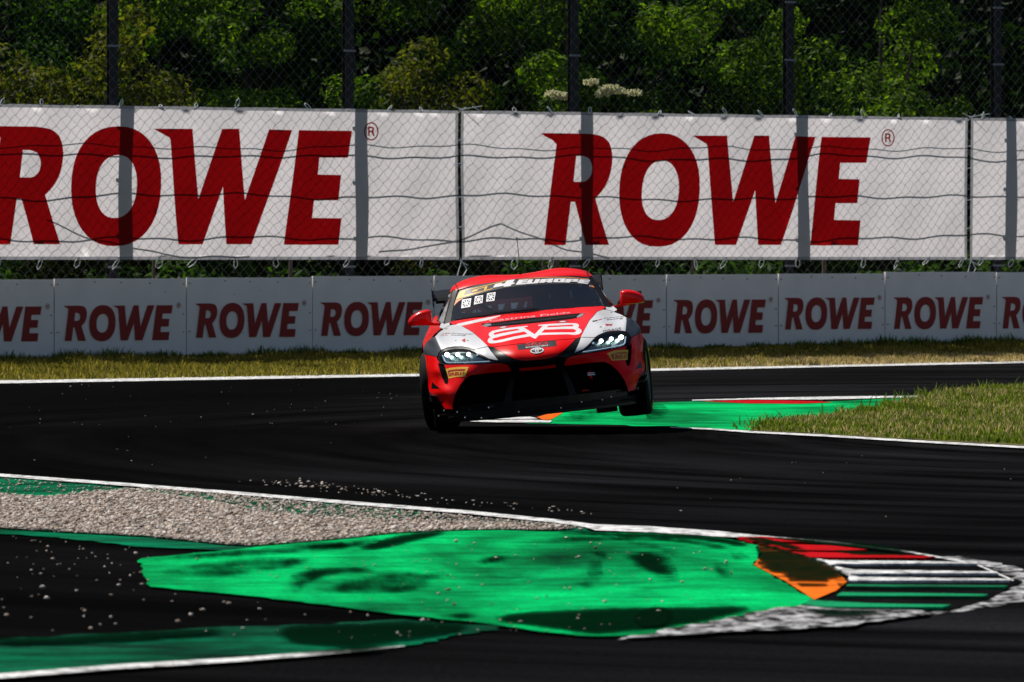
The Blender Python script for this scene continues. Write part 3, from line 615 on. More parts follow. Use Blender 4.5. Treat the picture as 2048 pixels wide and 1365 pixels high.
# lacing between neighbouring banners
for i, (s_, lb) in enumerate(((seam1, 'tangled white ties lacing the gap between left and central banner'), (seam2, 'tangled white ties lacing the gap near the right edge'))):
    lc = empty('lacing_ties', W3(s_, 1.4, OFF_B)); tag(lc, lb, 'cable ties'); lo_ = Vector(lc.location)
    for z_ in (1.9, 2.35, 2.85, 3.2): MB().tube([Vector(W3(s_ - .05, z_, OFF_B - .02)) - lo_, Vector(W3(s_ + .05, z_ + .01, OFF_B - .02)) - lo_], .009, 5).build('cable_tie', 'tie', lc)
    for a, b in (((-.02, 3.66), (.35, 3.72)), ((-.12, 3.72), (.1, 3.62)), ((0, 3.68), (.3, 3.42)), ((.2, 3.71), (.36, 3.62)), ((-.05, 3.6), (.08, 3.7)), ((0, 1.44), (.1, 1.26)), ((.1, 1.26), (.0, 1.12)), ((-.04, 1.42), (.12, 1.33)), ((.02, 1.40), (-.06, 1.18))):
        MB().tube([Vector(W3(s_ + a[0], a[1], OFF_B - .03)) - lo_, Vector(W3(s_ + b[0], b[1], OFF_B - .05)) - lo_], .006, 5).build('cable_tie', 'tie', lc)

# ------------------------------------------------------------------ debris fence behind the banners
OFF_F = .20
fence = empty('debris_fence', W3(0, 1.1, OFF_F)); tag(fence, 'tall wire mesh debris fence on dark steel posts behind the banners', 'fence')
fo = Vector(W3(0, 1.1, OFF_F)); FL = lambda s, z_, d=0: Vector(W3(s, z_, OFF_F + d)) - fo
cw = .078; chh = .172; zlo, zhi = 1.02, 6.6; nn = int((WL + 7) / cw); wires = MB()
VV = []; FF = []; rw = .0022
for i in range(nn):
    s0 = -3 + i * cw; k = 0; n = int((zhi - zlo) / (chh / 2)); pts = []
    for j in range(n + 1):
        s = s0 + (cw if (j + i) % 2 else 0) + .006 * math.sin(j * 1.7 + i); z_ = zlo + j * chh / 2 + .012 * math.sin(i * .9 + j * .13)
        pts.append(FL(s, z_, .006 * (1 if j % 2 else -1)))
    k0 = len(VV)
    for p in pts:
        for a in range(3): VV.append((p.x + rw * math.cos(a * 2.094), p.y + rw * math.sin(a * 2.094), p.z))
    for j in range(n):
        for a in range(3): FF.append((k0 + j * 3 + a, k0 + j * 3 + (a + 1) % 3, k0 + j * 3 + 3 + (a + 1) % 3, k0 + j * 3 + 3 + a))
mesh('wire_mesh', VV, FF, 'metal', fence)
tel = math.tan(SUN_EL)
for j, (pys, amp) in enumerate((((293, 293, 296, 298), .02), ((310, 312, 316, 313), .035), ((393, 390, 397, 391), .03), ((478, 476, 478, 472), .012))):
    pts = []
    for i in range(60):
        s = -3 + (WL + 6) * i / 59; px = 2048 * max(-.2, min(1.2, s / WL)); z_ = CH - (np.interp(px, (0, 680, 1365, 2048), pys) - HY) * wx(s).y / F + .12
        z_ += .6 * amp * (math.sin(s * 1.3 + j * 2) + .6 * math.sin(s * 2.9 + j)); pts.append(FL(s, z_, -.025))
    MB().tube(pts, .0075 if j else .005, 6).build('cable', 'metal', fence)
MB().tube([FL(wp(760), 1.62, -.03), FL(wp(870), 1.78, -.03), FL(wp(1005), 2.05, -.03), FL(wp(1130), 1.72, -.03), FL(wp(1220), 1.56, -.03)], .007, 6).build('cable', 'metal', fence)
MB().tube([FL(wp(90), 2.15, -.03), FL(wp(190), 1.82, -.03), FL(wp(330), 1.62, -.03), FL(wp(500), 1.56, -.03)], .007, 6).build('cable', 'metal', fence)
for px in (-235, 246, 719, 1171, 1603, 2020, 2420):
    s = wp(px - 6)
    q = MB(); rot = Matrix(((WT.x, WN.x, 0), (WT.y, WN.y, 0), (0, 0, 1)))
    b = FL(s, 0, .07); T = Matrix.Translation(Vector((b.x, b.y, -1.1))) @ rot.to_4x4()
    q.box((-.066, -.0, 0), (.066, .012, 7.0), T); q.box((-.006, .012, 0), (.006, .118, 7.0), T); q.box((-.066, .118, 0), (.066, .13, 7.0), T)
    q.build('post', 'post', fence)
    for z_ in (1.3, 2.0, 2.8, 3.6, 4.5, 5.4): MB().box((-.095, -.02, z_), (.095, -.002, z_ + .03), T).build('clamp', 'metal', fence)
for px, w_, lb in ((345, .05, 'thin wooden stake behind the fence right of the first post'), (622, .06, 'wooden stake seen through the gap left of the second post'), (1133, .05, 'pale thin stake behind the fence just above the car roof'), (1156, .14, 'broad brown wooden stake behind the fence above the car roof'), (1427, .07, 'leaning wooden stake seen under the central banner'), (1700, .07, 'short wooden stake under the right end of the central banner')):
    s = wp(px); b = Vector(W3(s, 0, .9)); q = MB(); q.tube([b, b + Vector((.02, 0, .8)), b + Vector((.04 if px != 1427 else .14, 0, 1.75))], [w_ * .55, w_ * .5, w_ * .45], 8)
    tag(q.build('wooden_stake', 'wood'), lb, 'stake', 'wooden stakes behind the fence')

# ------------------------------------------------------------------ barrier boards
seams = [-160, 108.5, 373, 625, 868, 1103, 1333, 1557, 1770, 1993, 2200, 2400]
tops = [560, 558, 556, 553, 552, 551, 549.5, 548, 544.5, 545, 545]
txt = [(-135, 83, 614, 684), (127, 345, 611.5, 681.5), (390, 597, 607, 675), (640, 845, 605, 671.5), (880, 1085, 603, 670), (1113, 1306, 601.5, 668), (1346, 1531, 600, 666.5), (1568, 1749, 596, 659), (1786, 1966, 595, 658), (2003, 2180, 594, 657), (2215, 2390, 593, 656)]
blab = ['barrier board cut off at the left edge showing the end of the red word', 'second barrier board from the left edge with a complete red word', 'third barrier board from the left with red word and dark seam on its right', 'barrier board directly left of the car behind its left mirror', 'barrier board hidden mostly behind the left half of the car', 'barrier board half hidden behind the right half of the car', 'first fully visible barrier board right of the car', 'second fully visible barrier board right of the car between dark seams', 'third fully visible barrier board right of the car with a small step at its top', 'barrier board cut off at the right edge of the photo', 'barrier board outside the right edge']
for i in range(10):
    s0, s1 = wp(seams[i]) + .008, wp(seams[i + 1]) - .008; zt = wz(seams[i] + 20, tops[i]); zt2 = wz(seams[i + 1] - 20, tops[i] - (.5 if i < 8 else 0))
    mid = (s0 + s1) / 2; o = Vector(W3(mid, 0, 0)); root = empty('barrier_board', o); tag(root, blab[i], 'barrier board', 'white printed boards along the track wall')
    L = lambda s, z_, d=0: Vector(W3(s, z_, d)) - o
    q = MB(); zb = -.1; tilt = rnd.uniform(-.006, .006)
    fr = [L(s0, zb, tilt), L(s1, zb, -tilt), L(s1, zt2, -tilt), L(s0, zt, tilt)]; bk = [p + Vector((WN.x, WN.y, 0)) * .05 for p in fr]
    q.add(fr + bk, [(0, 1, 2, 3), (7, 6, 5, 4), (4, 5, 1, 0), (5, 6, 2, 1), (6, 7, 3, 2), (7, 4, 0, 3)]); q.build('panel', 'board', root)
    x0, x1, y0, y1 = txt[i]; a0, a1 = wp(x0), wp(x1)
    for k, a, b in letters(a0, a1, wz((x0 + x1) / 2, y1), wz((x0 + x1) / 2, y0), 0):
        V, Fc = tri(a, [b] if b else []); mesh('lettering', [L(s, z_, -.008 - abs(tilt)) for s, z_ in V], Fc, 'board_red', root)
    sw = MB()
    for (u, v_) in ((.02, .93), (.98, .93), (.5, .95), (.02, .33), (.98, .33), (.3, .96), (.72, .94), (.98, .55)):
        s = s0 + (s1 - s0) * u; z_ = zt * v_; sw.tube([L(s, z_, -.001), L(s, z_, -.016)], .009, 6)
    for _ in range(3):
        s = s0 + (s1 - s0) * rnd.random(); z_ = zt * rnd.uniform(.1, .9); sw.tube([L(s, z_, -.001), L(s, z_, -.009)], .006, 5)
    sw.build('screw', 'screw', root)['kind'] = 'stuff'
cw_ = MB(); a = [W3(-4, 0, .06), W3(WL + 6, 0, .06), W3(WL + 6, 0, .085), W3(-4, 0, .085)]
cw_.add([(x, y, -.1) for x, y, z in a] + [(x, y, 1.08) for x, y, z in a], [(0, 1, 5, 4), (1, 2, 6, 5), (2, 3, 7, 6), (3, 0, 4, 7), (4, 5, 6, 7)])
tag(cw_.build('barrier_backing', 'post'), 'low dark backing rail that carries the white boards', 'barrier')

# ------------------------------------------------------------------ trees and woodland
def leafcloud(name, C, Rr, n, size, m, seed, flat_=.75, dirbias=.35):
    """n leaves spread through the shells of clumps C (centres) with radii Rr"""
    g_ = np.random.default_rng(seed); w_ = Rr ** 2; idx = g_.choice(len(C), n, p=w_ / w_.sum())
    d = g_.normal(0, 1, (n, 3)); d /= np.linalg.norm(d, axis=1)[:, None]; r = Rr[idx] * g_.uniform(.35, 1.08, n) ** .5
    p = C[idx] + d * r[:, None] * np.array([1, 1, flat_])
    nrm = d * .8 + g_.normal(0, .6, (n, 3)) + np.array([0, 0, dirbias]); nrm /= np.linalg.norm(nrm, axis=1)[:, None]
    u = np.cross(nrm, g_.normal(0, 1, (n, 3))); u /= np.linalg.norm(u, axis=1)[:, None]; v = np.cross(nrm, u)
    sz = size * g_.uniform(.6, 1.4, n)[:, None]
    V = np.stack([p - u * sz, p - v * sz * .42 + nrm * sz * .1, p + u * sz, p + v * sz * .42 + nrm * sz * .1], 1)
    T = (np.array([[0, 1, 2], [0, 2, 3]])[None] + (np.arange(n) * 4)[:, None, None]).reshape(-1, 3)
    me = bpy.data.meshes.new(name); me.vertices.add(n * 4); me.vertices.foreach_set('co', V.ravel())
    me.loops.add(T.size); me.loops.foreach_set('vertex_index', T.ravel().astype(np.int32)); me.polygons.add(len(T))
    me.polygons.foreach_set('loop_start', (np.arange(len(T)) * 3).astype(np.int32)); me.update(calc_edges=True); me.materials.append(M[m]); return me
def crown_clumps(seed, rx, ry, z0, z1, n, r0=.3, r1=.65):
    g_ = np.random.default_rng(seed); C = []
    while len(C) < n:
        p = g_.uniform(-1, 1, 3)
        if np.hypot(p[0], p[1]) ** 2 + max(p[2], p[2] * .6) ** 2 < 1.05: C.append((p[0] * rx, p[1] * ry, (z0 + z1) / 2 + p[2] * (z1 - z0) / 2))
    return np.array(C), g_.uniform(r0, r1, n)
def tree(name, px, d, H_, rx, m, seed, label, cat, n=9000, size=.058, z0=.4, flowers=None, clumps=34):
    s = wp(px); b = wx(s, d); root = empty(name, (b.x, b.y, 0)); tag(root, label, cat, 'trees and bushes growing behind the fence')
    n = int(n * 1.45); C, Rr = crown_clumps(seed, rx, rx * .8, z0, H_, clumps)
    me = leafcloud('crown', C, Rr, n, size, m, seed); o = bpy.data.objects.new('crown', me); COL.objects.link(o); o.parent = root
    t = MB(); g_ = random.Random(seed)
    t.tube([(0, 0, -.05), (.05, 0, H_ * .3), (.0, .05, H_ * .6)], [.10, .08, .05], 8)
    for i in range(9):
        c = C[g_.randrange(len(C))]; z1 = H_ * g_.uniform(.08, .5); t.tube([(0, 0, z1), (c[0] * .5, c[1] * .5, z1 + (c[2] - z1) * .6), tuple(c)], [.05, .035, .012], 6)
    t.build('trunk', 'trunk', root)
    if flowers:
        for fpx, fpy in flowers:
            yy = b.y - rx * .8 - .1; q = MB(); cp = Vector(((fpx - 1024) * yy / F - b.x, -rx * .8 - .1, CH + (HY - fpy) * yy / F))
            for _ in range(110):
                a = g_.uniform(0, 6.28); r = .13 * math.sqrt(g_.random()); p = cp + Vector((r * math.cos(a), r * math.sin(a) * .6, .03 * math.sin(a * 3) + g_.uniform(-.02, .03) - r * .25)); e = .02
                q.add([p + Vector((e, 0, 0)), p + Vector((0, e * .7, e * .8)), p - Vector((e, 0, 0)), p + Vector((0, -e, -e * .4)), p + Vector((0, 0, e))], [(0, 1, 4), (1, 2, 4), (2, 3, 4), (3, 0, 4)])
            q.build('flower_head', 'flower', root)
    return root
tl = [
 ('dark_bush', -60, 5.0, 5.6, 1.6, 'leaf2', 'dark bush at the left edge above the left banner', 'bush', 7000),
 ('dark_tree', 130, 7.5, 7.6, 1.9, 'leaf2', 'dark sparse tree left of the first fence post', 'tree', 5200),
 ('olive_bush', 215, 4.6, 4.65, 1.1, 'leaf3', 'low olive brown bush just above the banner beside the first post', 'bush', 6000),
 ('dark_tree', 360, 7.2, 7.4, 1.9, 'leaf2', 'dark tree just right of the first fence post', 'tree', 7000),
 ('olive_bush', 470, 4.8, 5.4, 1.0, 'leaf3', 'olive bush with brownish tips midway between first and second post', 'bush', 6000),
 ('leafy_tree', 610, 6.3, 6.9, 1.7, 'leaf1', 'bright green tree left of the second fence post', 'tree', 10000),
 ('leafy_bush', 770, 5.2, 5.3, 1.2, 'leaf1', 'green bush right of the second fence post', 'bush', 8000),
 ('dark_tree', 880, 8.0, 7.8, 1.7, 'leaf2', 'dark tree above the seam of left and central banner', 'tree', 6000),
 ('flowering_bush', 1110, 4.7, 4.75, 1.5, 'leaf3', 'low yellow green bush with white flower heads beside the third post', 'bush', 9000),
 ('leafy_tree', 1060, 6.6, 7.3, 1.6, 'leaf1', 'tall green tree behind the flowering bush', 'tree', 9000),
 ('leafy_tree', 1290, 6.0, 7.4, 1.8, 'leaf1', 'bright green tree right of the third fence post', 'tree', 13000),
 ('leafy_tree', 1480, 6.2, 7.2, 1.7, 'leaf1', 'bright green tree left of the fourth fence post', 'tree', 12000),
 ('dark_tree', 1650, 7.6, 7.6, 1.6, 'leaf2', 'dark tree directly right of the fourth fence post', 'tree', 5500),
 ('leafy_tree', 1770, 5.8, 6.6, 1.5, 'leaf1', 'green tree with pale sprays between fourth and fifth post', 'tree', 9000),
 ('leafy_bush', 1900, 5.0, 5.2, 1.2, 'leaf1', 'green bush left of the fifth fence post', 'bush', 7000),
 ('dark_tree', 2010, 7.8, 7.7, 1.6, 'leaf2', 'dark tree behind the fifth fence post', 'tree', 5500),
 ('leafy_tree', 2130, 6.0, 7.0, 1.6, 'leaf1', 'green tree at the right edge', 'tree', 8000)]
for i, (nm, px, d, H_, rx, m_, lb, cat, n) in enumerate(tl):
    fl = None
    if nm == 'flowering_bush': fl = [(1106, 186), (1118, 189), (1132, 192), (1183, 163), (1212, 178), (1224, 174), (1236, 180), (1268, 184), (1205, 186)]
    tree(nm, px, d, H_, rx, m_, 40 + i, lb, cat, n, flowers=fl)
# low undergrowth seen under the banners
g2 = np.random.default_rng(9); C = np.array([(*(wx(s, g2.uniform(1.6, 3.4))), g2.uniform(.3, 1.25)) for s in np.arange(-3, WL + 4, .35)]); Rr = g2.uniform(.35, .6, len(C))
me = leafcloud('undergrowth', C, Rr, 16000, .07, 'leaf2', 5); o = bpy.data.objects.new('undergrowth', me); COL.objects.link(o); tag(o, 'tangled undergrowth behind the boards under the banners', 'undergrowth', kind='stuff')
C = []; Rr = []
for s in np.arange(-10, WL + 12, 1.1):
    for _ in range(9):
        p = wx(s + g2.uniform(-1, 1), g2.uniform(10, 15)); C.append((p.x, p.y, g2.uniform(0, 13))); Rr.append(g2.uniform(.9, 1.7))
me = leafcloud('woodland', np.array(C), np.array(Rr), 60000, .16, 'wood_far', 6); o = bpy.data.objects.new('woodland', me); COL.objects.link(o); tag(o, 'dark mass of woodland rising behind the nearer trees', 'woodland', kind='stuff')
hv = []; hf = []
for i in range(41):
    s = -60 + i * 4
    for k, (d, z_) in enumerate(((14, -.2), (15.5, 3), (17, 7), (19, 11), (22, 15), (30, 19), (60, 22))):
        p = wx(s, d + 1.2 * math.sin(i * 1.1 + k)); hv.append((p.x, p.y, z_ + .8 * math.sin(i * .7 + k * 2)))
for i in range(40):
    for k in range(6): a = i * 7 + k; hf.append((a, a + 7, a + 8, a + 1))
tag(mesh('hill', hv, hf, 'hill'), kind='structure')

# ------------------------------------------------------------------ racing car
# car frame: x to the photo's right, y from the nose tip backwards, z up from the tyre contact plane
CR, CY = R_(5.7), R_(1.5)
car = empty('racing_car', (.267, 36.2, .0874))
Mrot = Matrix.Rotation(CY, 3, 'Z') @ Matrix.Rotation(-CR, 3, 'Y')
car.rotation_euler = Mrot.to_euler()
tag(car, 'red white and black racing coupe leaning over with lit headlights cutting the kerb', 'racing car')
CO = Vector(car.location); MT = Mrot.transposed(); CL0 = MT @ (Vector((0, 0, CH)) - CO)
def cl(px, py, y):
    d = MT @ Vector(((px - 1024) / F, 1, -(py - HY) / F)); t = (y - CL0.y) / d.y; p = CL0 + d * t; return p.x, p.z
class TPS:
    def __init__(s, pts, sym=True):
        P = [(abs(x), z, y) for x, z, y in pts]; Q = P + ([(-x, z, y) for x, z, y in P if x > .001] if sym else [])
        A = np.array(Q, float); s.X = A[:, :2]; n = len(A); d = np.linalg.norm(s.X[:, None] - s.X[None], axis=2); K = s.U(d) + np.eye(n) * 2e-4
        Pm = np.column_stack([np.ones(n), s.X]); L = np.zeros((n + 3, n + 3)); L[:n, :n] = K; L[:n, n:] = Pm; L[n:, :n] = Pm.T
        s.w = np.linalg.solve(L, np.concatenate([A[:, 2], np.zeros(3)]))
    def U(s, d): return np.where(d > 1e-9, d * d * np.log(np.maximum(d, 1e-9)), 0)
    def __call__(s, x, z):
        x = np.atleast_1d(np.asarray(x, float)); z = np.atleast_1d(np.asarray(z, float))
        d = np.sqrt((x[:, None] - s.X[None, :, 0]) ** 2 + (z[:, None] - s.X[None, :, 1]) ** 2)
        r = s.U(d) @ s.w[:-3] + s.w[-3] + s.w[-2] * x + s.w[-1] * z; return r
LM = [(0, .543, 0), (0, .6, .03), (0, .65, .11), (0, .69, .2), (0, .76, .47), (0, .83, .85), (0, .88, 1.12), (0, .93, 1.45), (0, .48, .03), (0, .45, .045), (0, .32, .05), (0, .2, .05),
 (.2, .56, .02), (.2, .62, .06), (.2, .45, .06), (.2, .3, .07), (.2, .2, .07), (.2, .69, .2), (.2, .77, .48), (.2, .84, .87),
 (.36, .68, .22), (.33, .56, .08), (.38, .46, .10), (.38, .2, .10), (.40, .75, .42), (.41, .80, .72), (.42, .845, 1.0), (.46, .877, 1.15), (.4, .925, 1.46),
 (.6, .575, .20), (.6, .49, .14), (.6, .45, .14), (.62, .69, .35), (.62, .76, .52), (.6, .83, .84), (.6, .875, 1.15), (.6, .918, 1.48),
 (.7, .4, .17), (.735, .275, .16), (.757, .19, .17), (.78, .58, .38), (.80, .69, .50), (.83, .80, .82), (.80, .835, 1.1), (.75, .86, 1.3), (.76, .89, 1.5),
 (.78, .40, .26), (.80, .46, .33), (.80, .35, .22), (.77, .27, .18), (.86, .42, .38), (.85, .27, .34), (.90, .66, .66), (.90, .75, .90), (.88, .52, .44), (.9, .34, .42), (.955, .7, .92), (.955, .66, .88), (.972, .6, .86), (.965, .5, .78), (.94, .36, .60)]
D = TPS(LM)
def onsurf(px, py, Df, y0=.4):
    y = y0
    for _ in range(25):
        x, z = cl(px, py, y); y = .5 * y + .5 * float(Df(x, z)[0])
    return x, z
def P2(k, pts, Df=None, y0=.4):
    zo = {1: (800, 460, 3.249), 'r1': (840, 600, 17.07), 'r2': (960, 610, 9.309), 'r3': (860, 670, 13.65), 'r4': (1170, 620, 13.65), 'r5': (900, 535, 12.8), 'r6': (1050, 535, 12.8), 'r7': (840, 760, 12.41), 'r8': (1180, 740, 12.41), 'q5': (1070, 680, 7.184), 'q4': (830, 680, 7.184), 'px': (0, 0, 1)}[k]
    return [onsurf(zo[0] + a / zo[2], zo[1] + b / zo[2], Df or D, y0) for a, b in pts]
def mir(p): return [(-x, z) for x, z in p]
def panel(name, outline, m, parent, Df=None, off=0.0, holes=(), step=.02, grid=(.03, .012), rim=0.0, label=None):
    """body panel: outline in front view laid on the depth surface Df, optionally with a folded-back rim"""
    Df = Df or D
    if area2(outline) < 0: outline = outline[::-1]
    V, Fc = tri(outline, holes, step, grid)
    A = np.array(V); y = Df(A[:, 0], A[:, 1]) - off
    verts = [(a[0], yy, a[1]) for a, yy in zip(A, y)]; faces = [tuple(f) for f in Fc]
    e = 1e-3; gx = (Df(A[:, 0] + e, A[:, 1]) - Df(A[:, 0] - e, A[:, 1])) / (2 * e); gz = (Df(A[:, 0], A[:, 1] + e) - Df(A[:, 0], A[:, 1] - e)) / (2 * e)
    nr = np.column_stack([gx, -np.ones(len(A)), gz]); nr /= np.linalg.norm(nr, axis=1)[:, None]
    n0 = len(verts); normals = [tuple(n) for n in nr]
    if rim:
        nb = 0
        for lp in [outline] + list(holes):
            lr = refine(lp, step); k = len(lr); b0 = len(verts)
            for i in range(k): q = verts[nb + i]; verts.append((q[0], q[1] + rim, q[2])); normals.append(normals[nb + i])
            for i in range(k): faces.append((nb + i, b0 + i, b0 + (i + 1) % k, nb + (i + 1) % k))
            nb += k
    o = mesh(name, verts, faces, m, parent, smooth=True)
    o.data.normals_split_custom_set_from_vertices(normals)
    if label: o['label'] = label
    return o
def both(name, outline, m, parent, **k):
    a = panel(name, outline, m, parent, **k); k2 = dict(k); k2['holes'] = [mir(h) for h in k.get('holes', ())]
    b = panel(name, mir(outline), m, parent, **k2); return a, b
def sym(half): # half outline from the centre line out and back to the centre line
    return list(half) + [(-x, z) for x, z in reversed(half) if x > .001]
# --- bonnet, nose, wings
bonnet = panel('bonnet', sym([(0, .692), (.2, .690), (.357, .685), (.397, .692), (.44, .745), (.51, .818), (.60, .878), (.66, .888), (.70, .905), (.69, .914), (.5, .925), (.25, .932), (0, .934)]), 'red', car)
nose = panel('nose', sym([(0, .543), (.1, .547), (.173, .562), (.24, .60), (.30, .642), (.352, .681), (.2, .686), (0, .688)]), 'red', car, off=.004, rim=.02)
both('nose_flank', [(0.0, .5405), (.1, .5445), (.175, .559), (.243, .598), (.303, .640), (.355, .682), (.397, .688), (.378, .65), (.325, .568), (.31, .545), (.247, .522), (.222, .470), (.238, .44), (.275, .33), (.315, .205), (.25, .205), (.225, .33), (.19, .442), (.160, .462), (.157, .488), (.0, .488)], 'black', car, rim=.03)
panel('grille_bar', sym([(0, .458), (.10, .459), (.157, .463), (.155, .487), (.1, .483), (0, .482)]), 'red', car, off=-.006, rim=.02)
both('inner_fang', [(.401, .689), (.52, .674), (.503, .664), (.452, .622), (.405, .592), (.36, .577), (.328, .570), (.380, .65)], 'white', car, rim=.01)
whiteP = [(.401, .694), (.52, .679), (.56, .697), (.62, .712), (.68, .716), (.75, .712), (.80, .697), (.815, .74), (.838, .808), (.80, .836), (.755, .858), (.69, .884), (.66, .886), (.602, .876), (.512, .816), (.443, .745)]
wings = both('front_wing', whiteP, 'white', car)
both('rear_wing_corner', [(.695, .885), (.758, .860), (.79, .875), (.77, .905), (.70, .913)], 'white', car)
both('wing_shoulder', [(.803, .696), (.826, .672), (.84, .642), (.90, .655), (.955, .668), (.952, .712), (.925, .755), (.875, .795), (.840, .808), (.817, .74)], 'dkgrey', car)
duct = [(.840, .588), (.790, .572), (.776, .53), (.766, .455), (.768, .42), (.780, .402), (.797, .410), (.815, .46), (.830, .53)]
tri_v = [(.905, .43), (.918, .372), (.845, .372), (.87, .395)]
cheek = [(.250, .522), (.31, .541), (.40, .549), (.6, .556), (.78, .569), (.822, .584), (.842, .62), (.845, .638), (.90, .651), (.955, .664), (.968, .62), (.972, .58), (.965, .5), (.95, .42), (.938, .355), (.92, .318), (.872, .292), (.85, .25), (.818, .196), (.757, .190), (.752, .23), (.735, .285), (.71, .335), (.668, .395), (.62, .442), (.577, .465), (.45, .470), (.3, .467), (.225, .468)]
both('bumper_cheek', cheek, 'red', car, holes=[duct], rim=.012)
both('cheek_duct', [(x * 1.0, z) for x, z in [(.86, .61), (.78, .59), (.765, .53), (.745, .45), (.75, .39), (.79, .39), (.81, .40), (.83, .46), (.845, .53)]], 'matte', car, off=-.014)
both('side_winglet', tri_v, 'black', car, off=.004, rim=.01)
# --- grille cavities
cav = MB(); cav.box((-.80, .42, .12), (.80, .44, .56)); cav.box((-.80, .12, .12), (.80, .44, .125)); cav.box((-.62, .16, .50), (.62, .44, .505))
cav.build('grille_cavity', 'matte', car)
for zc in (.26, .31, .36, .41):
    MB().tube([(-.70, .36, zc), (.70, .36, zc)], .006, 6).build('radiator_bar', 'black', car)
tow = MB(); tow.tube([(.44, .16, .39), (.44, .11, .385), (.445, .10, .35), (.45, .14, .335)], .014, 8); tow.build('tow_strap', 'red2', car)
t_ = MB(); t_.box((.42, .098, .362), (.485, .104, .372)); t_.box((.42, .098, .378), (.48, .104, .386)); t_.build('strap_label', 'pwhite', car)
t_ = MB(); t_.box((.36, .15, .232), (.42, .156, .242)); t_.build('strap_label', 'red2', car)
# --- splitter
def plan(xh, y0, y1, n=24): # front edge curve
    return [(xh * math.sin(math.pi / 2 * (2 * i / n - 1)), y0 + (y1 - y0) * abs(math.sin(math.pi / 2 * (2 * i / n - 1))) ** 2.6) for i in range(n + 1)]
def plate(name, xh, y0, y1, z0, z1, back, m, zc=0):
    p = plan(xh, y0, y1); V = []; n = len(p)
    lift = lambda x: zc * (1 - (x / xh) ** 2)
    for z_ in (z0, z1): V += [(x, y, z_ + lift(x)) for x, y in p] + [(x, back, z_ + lift(x)) for x, y in p]
    f = []
    for i in range(n - 1):
        f += [(i, i + 1, n + i + 1, n + i), (2 * n + i + 1, 2 * n + i, 3 * n + i, 3 * n + i + 1), (i + 1, i, 2 * n + i, 2 * n + i + 1), (n + i, n + i + 1, 3 * n + i + 1, 3 * n + i)]
    f += [(0, n, 3 * n, 2 * n), (2 * n - 1, n - 1, 3 * n - 1, 4 * n - 1)]
    return mesh(name, V, f, m, car)
spl = plate('front_splitter', .905, -.10, .32, .078, .10, .7, 'carbon')
plate('splitter_lip', .90, -.06, .33, .102, .150, .5, 'black'); plate('bumper_base', .86, -.02, .34, .150, .215, .5, 'carbon')
plate('air_dam', .84, .0, .30, .188, .206, .45, 'black')
for x, z_, y in ((-.88, .14, .25), (-.83, .185, .20), (-.72, .165, .06), (-.66, .115, -.01), (-.45, .18, -.03), (-.2, .12, -.09), (.16, .12, -.09), (.34, .15, -.06), (.52, .15, -.03), (.60, .165, .02), (-.52, .10, -.07)):
    b = MB(); b.tube([(x, y - .004, z_), (x, y + .03, z_)], .0065, 8); b.build('bolt', 'pwhite', spl)
for s in (-1, 1):
    MB().box((s * .915 - .006, .22, .05), (s * .915 + .006, .62, .19)).build('splitter_end_fence', 'carbon', car)
    for k in range(2):
        c = MB(); a0, z0 = .87, .25 + k * .05
        c.add([(s * .83, .30, z0), (s * .94, .42, z0 + .01), (s * .95, .72, z0 + .07), (s * .86, .62, z0 + .06), (s * .83, .30, z0 + .006), (s * .94, .42, z0 + .016), (s * .95, .72, z0 + .076), (s * .86, .62, z0 + .066)], [(0, 1, 2, 3), (7, 6, 5, 4), (4, 5, 1, 0), (5, 6, 2, 1), (6, 7, 3, 2), (7, 4, 0, 3)])
        c.build('dive_plane', 'carbon', car)
und = MB(); und.box((-.80, .3, .09), (.80, 4.2, .16)); und.build('underbody', 'matte', car)
# --- headlights
def lamp(sg):
    o_ = [(.295, .548), (.33, .566), (.365, .575), (.41, .590), (.455, .620), (.508, .662), (.55, .691), (.62, .706), (.68, .710), (.75, .706), (.798, .691), (.822, .667), (.838, .625), (.828, .588), (.79, .571), (.6, .559), (.42, .551)]
    l_ = [(.335, .560), (.37, .570), (.42, .586), (.462, .615), (.515, .656), (.56, .680), (.62, .692), (.68, .696), (.745, .692), (.785, .679), (.806, .657), (.818, .622), (.808, .592), (.775, .577), (.6, .566), (.45, .558)]
    f = (lambda p: p) if sg > 0 else mir
    hd = panel('headlight', f(o_), 'black', car, off=.002, holes=[f(l_)], rim=.03)
    panel('reflector_bowl', f([(x, z) for x, z in o_]), 'chrome', hd, off=-.045)
    panel('lens', f(l_), 'lens', hd, off=.004)
    for (x, z_, r) in ((.755, .652, .021), (.665, .648, .0175), (.572, .642, .0175), (.50, .632, .011)):
        y = float(D(x, z_)[0]) + .028; b = MB(); n = 16; ring = [(sg * (x + r * math.cos(a * 2 * math.pi / n)), y, z_ + r * .92 * math.sin(a * 2 * math.pi / n)) for a in range(n)]
        b.add([(sg * x, y - .012, z_)] + ring, [(0, 1 + i, 1 + (i + 1) % n) for i in range(n)]); b.build('lamp', 'bulb' if r > .013 else 'drl', hd)
        t2 = MB(); t2.tube([(sg * x, y - .010, z_), (sg * x, y + .05, z_)], r * 1.28, 16, False); t2.build('lamp_barrel', 'rim', hd)
    st_ = [(.79, .655), (.80, .652), (.785, .60), (.765, .584), (.60, .574), (.40, .566), (.40, .572), (.60, .580), (.755, .592), (.772, .603)]
    panel('light_strip', f(st_), 'drl', hd, off=-.012)
    panel('lamp_divider', f([(.80, .66), (.812, .65), (.812, .60), (.80, .59)]), 'rim', hd, off=-.02)
    return hd
lamp(1); lamp(-1)
